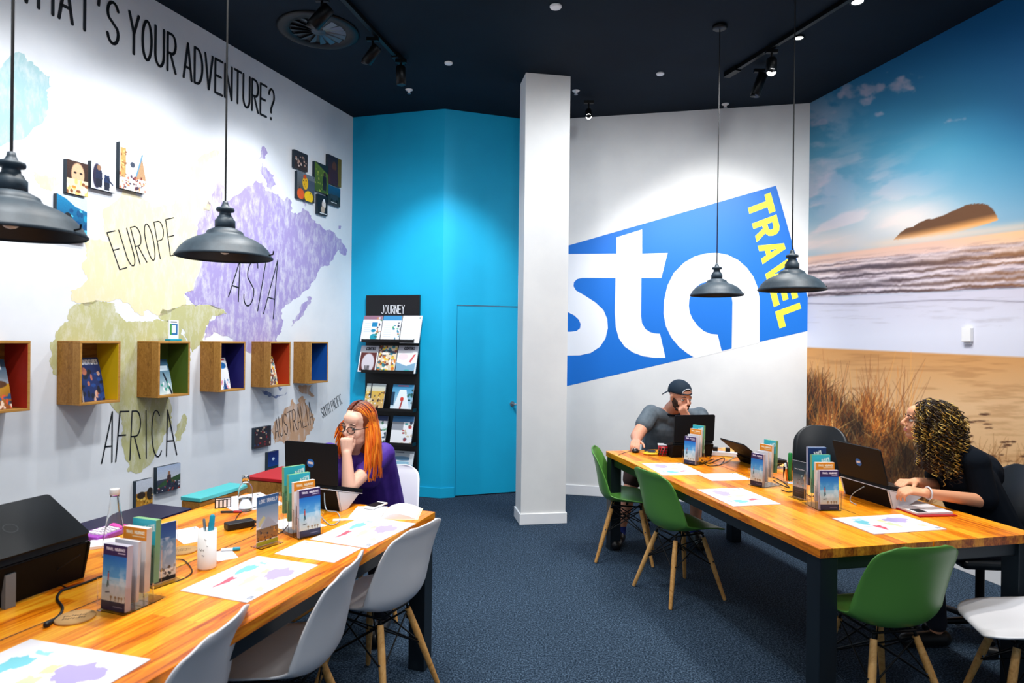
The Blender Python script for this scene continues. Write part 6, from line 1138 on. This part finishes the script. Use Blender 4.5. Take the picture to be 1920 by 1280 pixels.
for k in range(460):
    sd = -1 if k % 2 else 1; y0 = rr.uniform(-.085, .052); top = math.sqrt(max(0, 1-((y0+.015)/.094)**2)); ph = rr.uniform(.0, 1.0); r_ = 1.035+rr.uniform(0, .10)
    base_ = .010
    pts = []; a0 = .06+.05*rr.random()
    for t in np.linspace(0, 1, 7):
        an = a0+t*(1.45+.10*rr.random()); yy = y0*(1-.30*t)-.028*t
        x = sd*math.sin(an)*.078*r_*max(top, .55); z = .035+math.cos(an)*.088*r_*max(top, .5); pts.append(P(x, yy, z))
    p = pts[-1]; out = (R @ Vector((sd, 0, 0))); bk = R @ Vector((0, -1, 0)); Ld = rr.uniform(.10, .24) if sd == 1 else rr.uniform(.16, .32); q1, q2 = rr.random(), rr.random()
    wv = rr.uniform(0, 6); sp = rr.uniform(-.008, .022) if sd == -1 else rr.uniform(.0, .06)
    for t in np.linspace(.12, 1, 8): pts.append(p+Vector((0, 0, -Ld*t))+out*(.014*math.sin(t*2.4)+sp*t+.004*math.sin(wv+t*4))+Vector((0, 1, 0))*(.02*t*q1)+fw*.035*t*(1 if q2 < .5 else -.2))
    rad = [.0045]*4+[.0064]*(len(pts)-7)+[.005, .004, .0015]; gens.append((pts, rad, [rr.choice(DK), rr.choice(DK) if rr.random() < .4 else rr.choice(OR), rr.choice(OR), rr.choice(OR), rr.choice(OR)]))
for k in range(110):       # back of the head
    an = rr.uniform(2.1, 4.2); pts = [P(math.sin(an)*.082*math.sin(t), -.015+math.cos(an)*.100*math.sin(t), .035+.092*math.cos(t)) for t in np.linspace(.15, 1.75, 7)]; p = pts[-1]; Ld = rr.uniform(.12, .28)
    pts += [p+Vector((0, .01*t, -Ld*t)) for t in np.linspace(.15, 1, 6)]; gens.append((pts, [.006]*(len(pts)-2)+[.004, .0015], [rr.choice(DK), rr.choice(OR), rr.choice(OR)]))
strands('hair', root, 'long straight orange hair with dark roots', gens)
mb = MB(); mb.ell(P(0, -.028, .036), (.078, .092, .088), 0, R, 24); mb.cap(P(0, -.06, .0), P(0, -.09, -.15), .066, .05); remesh('under_hair', mb, .007, 3, 'hair_brown', root)
mb = MB()
for k in (-1, 1):
    c = [P(k*.0315+.0235*math.cos(a), .103-.006*abs(math.cos(a))*(1 if k*math.cos(a) > 0 else 0), -.002+.0185*math.sin(a)) for a in np.linspace(0, 2*PI, 22)]; mb.tube(c, .0021, 8, caps=False)
    mb.tube([P(k*.054, .099, .006), P(k*.075, .07, .006), P(k*.083, .0, .004)], .002, 8)
mb.tube([P(-.009, .104, .0), P(0, .108, .003), P(.009, .104, 0)], .002, 8); gl = part('glasses', mb, 'black_plastic', root, 'dark round framed glasses', world=True)

# ---- man in the cap --------------------------------------------------------------------
root = thing('person', 'man in a backwards navy cap and grey shirt, chin on fist, hand on mouse', 'person', (1.40, 5.62, 0))
Hc = onY(1276, 744, 5.30); fw = Vector((.34, -.90, -.20)); R = frame(fw, .03); hs = 1.06
nk = Vector((1.36, 5.47, 1.03)); shR_, shL_ = Vector((1.185, 5.46, 1.0)), Vector((1.60, 5.47, .985)); pel, chest = Vector((1.38, 5.66, .57)), Vector((1.375, 5.54, .86))
el1 = Vector((1.035, 5.30, .825)); w1 = onz(1192, 830, .80); w1 = onY(1193, 828, 5.09); el2 = Vector((1.57, 5.21, .80)); fist = onY(1279, 769, 5.19); w2 = fist+Vector((.045, -.01, -.055))
mb = MB(); P = head_geo(mb, Hc, R, hs, 1.05, 1.0); mb.cap(Hc+R @ Vector((0, -.03, -.06)), nk, .060, .066); torso_geo(mb, pel, chest, nk, shR_, shL_, 0, .17, .12)
mb.cap(shR_, el1, .058, .052); mb.cap(el1, w1, .052, .031); mb.cap(shL_, el2, .056, .046); mb.cap(el2, w2, .045, .029)
w1 = w1+Vector((0, 0, .012)); mdir = (onz(1188, 843, .785)-w1); hand_geo(mb, w1, (mdir.x, mdir.y, -.02), (0, .1, -1), .95, 1, (.45, .55, .3), (.6, .75, .3), .32); hand_geo(mb, w2, (-.55, .1, .75), (.55, .8, .4), .95, 1, (1.1, 1.4, .9), (.7, .4, .5))
kn1, an1 = Vector((1.0, 5.20, .56)), Vector((.875, 5.10, .115)); kn2, an2 = Vector((1.50, 5.16, .55)), Vector((1.47, 5.12, .115))
for h, kn, an, ft in ((pel+Vector((-.11, 0, -.02)), kn1, an1, Vector((-.06, -.15, -.075))), (pel+Vector((.11, 0, -.02)), kn2, an2, Vector((.0, -.17, -.075)))): mb.cap(h, kn, .095, .068); mb.cap(kn, kn.lerp(an, .4), .060, .056); mb.cap(kn.lerp(an, .4), an, .056, .038); mb.cap(an+Vector((0, .03, -.05)), an+ft, .036, .028)
remesh('body', mb, .0048, 5, 'skin_man', root)
mb = MB(); torso_geo(mb, pel, chest, nk+Vector((0, 0, -.035)), shR_, shL_, .015, .17, .12); mb.cap(shR_, shR_.lerp(el1, .50), .074, .075); mb.cap(shL_, shL_.lerp(el2, .5), .074, .07); remesh('shirt', mb, .007, 5, 'shirt_grey', root, 'grey crew neck t-shirt')
mb = MB(); mb.cap(pel+Vector((-.11, 0, -.02)), kn1+Vector((0, .02, .0)), .112, .088); mb.cap(kn1, kn1.lerp(an1, .14), .085, .08); mb.cap(pel+Vector((.11, 0, -.02)), kn2, .112, .088); mb.cap(pel+Vector((-.09, 0, -.03)), pel+Vector((.09, 0, -.03)), .13); remesh('shorts', mb, .008, 3, 'shorts', root, 'dark brown shorts')
for an, ft in ((an1, Vector((-.06, -.15, -.075))), (an2, Vector((0, -.17, -.075)))):
    mb = MB(); mb.cap(an+Vector((0, .0, -.02)), an+Vector((.01, .01, .04)), .043, .041); remesh('sock', mb, .006, 2, 'sock', root, 'bright blue sock'); mb = MB(); mb.cap(an+Vector((0, .035, -.062)), an+ft, .050, .040); mb.cap(an+Vector((0, .02, -.04)), an+ft*.5+Vector((0, 0, -.01)), .046, .04); o = remesh('shoe', mb, .008, 2, 'black_plastic', root)
    mb = MB(); [mb.tube([an+ft*t+Vector((-.03, 0, .012-.01*t)), an+ft*t+Vector((0, 0, .02-.006*t)), an+ft*t+Vector((.03, 0, .012-.01*t))], .003, 6) for t in (.35, .5, .65)]; part('lace', mb, 'riser_white', root, 'pale shoe laces', world=True)
eyes(P, R, root, hs, (.002, -.003)); mb = MB()
b = MB()
for z, sc_, amin in ((-.048, 1.0, .75), (-.062, .98, .42), (-.076, .92, 0), (-.090, .80, 0), (-.102, .58, 0)):
    for a in np.linspace(-1.75, 1.75, 17):
        if abs(a) >= amin: b.ell(P(math.sin(a)*.0615*sc_, .012+math.cos(a)*.068*sc_, z+.018*abs(a)**1.5*(1 if z > -.08 else .9)), .0115, 0, R, 10)
for k in (-1, 1): b.cap(P(k*.067, .005, -.03), P(k*.058, .02, -.062), .012, .016); b.cap(P(k*.022, .083, -.058), P(k*.014, .088, -.043), .007, .006)
b.cap(P(-.016, .090, -.043), P(.016, .090, -.043), .006); b.ell(P(0, .072, -.083), (.022, .017, .018), 0, R); b.cap(P(-.045, .035, -.082), P(.045, .035, -.082), .019); remesh('beard', b, .005, 3, 'beard', root, 'short dark beard')
b = MB(); b.ell(P(0, -.018, .050), (.0835*hs, .103*hs, .083*hs), 0, R, 28)
cap = MB(); n1_, n2_ = 14, 36
for i in range(n1_+1):
    th = (PI*.5+.02)*i/n1_
    for j in range(n2_): a = 2*PI*j/n2_; y = math.cos(a); x = math.sin(a); dz = .0; rx, ry = .083, .103; cap.v.append(P(rx*math.sin(th)*x, -.018+ry*math.sin(th)*y, .042+.088*math.cos(th)-(.012 if th > 1.4 and y < 0 else 0)))
for i in range(n1_):
    for j in range(n2_): cap.f.append([i*n2_+j, (i+1)*n2_+j, (i+1)*n2_+(j+1) % n2_, i*n2_+(j+1) % n2_]); cap.m.append(0); cap.sm.append(True)
cp = part('cap', cap, 'cap_navy', root, 'navy cap worn backwards', world=True, solid=.005)
mb = MB(); arc_ = [P(.040*math.cos(a), .0865-.012*abs(math.cos(a)), .052+.034*math.sin(a)) for a in np.linspace(.05, PI-.05, 16)]; mb.tube(arc_, .0035, 8); part('adjuster_opening', mb, 'riser_white', root, 'pale edge of the cap opening', world=True); mb = MB(); mb.tube([P(-.042, .078, .046), P(0, .0905, .043), P(.042, .078, .046)], .006, 8); part('strap', mb, 'cap_navy', root, world=True)
mb = MB(); mb.ell(P(0, .072, .060), (.037, .012, .026), 0, R); part('forehead_hair', mb, 'beard', root, world=True)
mb = MB(); V = []; 
for i in range(9):
    t = i/8; a = PI+(-.75+1.5*t)
    for rr_ in (.100, .128, .150): V.append(P(math.sin(a)*rr_*.82, -.018+math.cos(a)*rr_, .030-(rr_-.10)*.7-.02*abs(t-.5)))
mb.add(V, [(3*i+j, 3*i+j+1, 3*i+j+4, 3*i+j+3) for i in range(8) for j in range(2)], 0, True); part('visor', mb, 'cap_navy', root, world=True, solid=.004)
mb = MB(); c = (shR_+shL_)/2; mb.tube([nk+Vector((.068*math.cos(a), .062*math.sin(a)-.012, -.020+.022*math.sin(a))) for a in np.linspace(0, 2*PI, 24)], .008, 8, caps=False); part('collar', mb, 'shirt_navy', root, 'dark neckline', world=True)
p = onz(1192, 847.5, ZT); r = thing('computer_mouse', 'small black mouse under the man\'s hand', 'mouse', p, -.4); mb = MB(); mb.ell((0, 0, .012), (.03, .05, .02)); part('shell', mb, 'black_plastic', r); mb = MB(); mb.cyl((-.004, -.028, .028), (.004, -.028, .028), .007); part('wheel', mb, 'silver', r)

# ---- woman with curly hair -----------------------------------------------------------------
root = thing('person', 'woman with long curly blond streaked hair in a dark top, seen in profile', 'person', (2.60, 3.56, 0))
Hc = onY(1733, 791, 3.55); fw = Vector((-.93, .26, .12)); R = frame(fw, 0); hs = .98
nk = Vector((2.40, 3.56, 1.06)); shN, shF = Vector((2.46, 3.41, .985)), Vector((2.44, 3.75, .985)); pel, chest = Vector((2.66, 3.56, .56)), Vector((2.51, 3.57, .87))
elN = Vector((2.495, 3.385, .785)); wN = onY(1735, 924, 3.30); elF = Vector((2.50, 3.70, .80)); wF = onY(1716, 903, 3.46)
mb = MB(); P = head_geo(mb, Hc, R, hs, .98, 1.0); mb.cap(Hc+R @ Vector((0, -.03, -.06)), nk, .047, .052); torso_geo(mb, pel, chest, nk, shN, shF, 0, .125, .095, (chest+Vector((-.08, .06, 0)), chest+Vector((-.08, -.06, 0))))
mb.cap(shN, elN, .044, .040); mb.cap(elN, wN, .038, .025); mb.cap(shF, elF, .044, .038); mb.cap(elF, wF, .038, .024)
hand_geo(mb, wN, (-1, .12, .16), (.1, .3, -1), .9, -1, (.55, .7, .5), (.7, .5, .4)); hand_geo(mb, wF, (-1, -.25, .05), (0, .0, -1), .9, 1, (.6, .8, .5), (.7, .5, .4))
for s in (-1, 1):
    h = pel+Vector((-.02, s*.10, -.02)); kn = Vector((2.22, 3.56+s*.13, .53)); an = Vector((2.27, 3.56+s*.14, .10)); mb.cap(h, kn, .088, .06); mb.cap(kn, an, .056, .034); mb.cap(an+Vector((.03, 0, -.05)), an+Vector((-.15, 0, -.065)), .032, .026)
remesh('body', mb, .0045, 5, 'skin_olive', root)
mb = MB(); torso_geo(mb, pel, chest, nk+Vector((0, 0, -.02)), shN, shF, .018, .125, .095, (chest+Vector((-.08, .06, 0)), chest+Vector((-.08, -.06, 0)))); mb.cap(shN, elN.lerp(shN, .08), .066, .064); mb.cap(shF, elF, .064, .06); mb.cap(nk, chest+Vector((.08, 0, .03)), .06, .12); mb.cap(pel+Vector((0, -.08, -.04)), pel+Vector((0, .08, -.04)), .125); remesh('top', mb, .007, 5, 'shirt_navy', root, 'loose dark navy top')
mb = MB()
for s in (-1, 1): h = pel+Vector((-.02, s*.10, -.02)); kn = Vector((2.22, 3.56+s*.13, .53)); an = Vector((2.27, 3.56+s*.14, .13)); mb.cap(h, kn, .10, .074); mb.cap(kn, an, .068, .05)
remesh('trousers', mb, .008, 3, 'jeans', root)
for s in (-1, 1): an = Vector((2.27, 3.56+s*.14, .09)); mb = MB(); mb.cap(an+Vector((.035, 0, -.04)), an+Vector((-.16, 0, -.052)), .042, .036); remesh('shoe', mb, .008, 2, 'black_plastic', root)
eyes(P, R, root, hs); lips(P, R, root, hs)
rr = random.Random(11); gens = []; GD = [(196, 150, 50), (226, 186, 88), (170, 120, 36), (240, 206, 120)]; BK = [(26, 20, 16), (40, 28, 20), (54, 38, 24), (70, 48, 26)]
for k in range(760):
    an = rr.uniform(.62, 2*PI-.62)         # around the head, face opening left free
    st = rr.uniform(.1, 1.25); vol = 1.12+.42*rr.random()
    x = math.sin(an)*.080*math.sin(st); y = -.02+math.cos(an)*.098*math.sin(st)
    if y > .055: y = .055
    if x > .004 and y > -.035 and True: continue
    z = .035+.090*math.cos(st); p0 = P(x, y, z); outv = R @ Vector((math.sin(an), math.cos(an)-.35, .12)); outv.normalize()
    L0_ = rr.uniform(.14, .42) if math.cos(an) < .35 else rr.uniform(.10, .36)
    rad = rr.uniform(.005, .012); turns = L0_/rr.uniform(.020, .034); N = int(turns*9)+6; ph = rr.uniform(0, 6.28); pts = []; wd = (vol-1)*.145
    for i in range(N):
        t = i/(N-1); s1 = min(1, t*2.4); ce = p0+outv*(wd*math.sin(s1*PI/2)+.012)+Vector((0, 0, .018*math.sin(min(t*3, 1)*PI)-L0_*max(0, t-.06))); rr2 = rad*min(1, .35+t*3)
        pts.append(ce+Vector((math.cos(ph+turns*6.283*t)*rr2+.006*math.sin(ph*3+t*9), math.sin(ph+turns*6.283*t)*rr2+.006*math.sin(ph+t*11), 0)))
    gold = rr.random() < .5; c1 = rr.choice(BK); c2 = rr.choice(GD) if gold else rr.choice(BK); gens.append((pts, [.0027]*(N-1)+[.0012], [rr.choice(BK)]+[rr.choice(GD) if (rr.random() < (.5 if gold else .08)) else rr.choice(BK) for _ in range(7)]))
strands('hair', root, 'long dark curls with golden streaks', gens, n=4)
mb = MB(); mb.ell(P(0, -.035, .03), (.088, .098, .092), 0, R, 24); mb.cap(P(0, -.07, .0), P(0, -.09, -.20), .085, .085); mb.cap(P(-.05, -.06, .0), P(-.06, -.05, -.22), .05, .05); mb.cap(P(.05, -.06, .0), P(.06, -.05, -.22), .05, .05); b = remesh('under_hair', mb, .008, 3, 'beard', root)
mb = MB(); a = wN+Vector((.015, .0, .0)); mb.tube([a+Vector((0, math.cos(t)*.032, math.sin(t)*.030)) for t in np.linspace(0, 2*PI, 18)], .004, 8, caps=False); part('bracelet', mb, 'riser_white', root, 'thin pale bracelet', world=True)
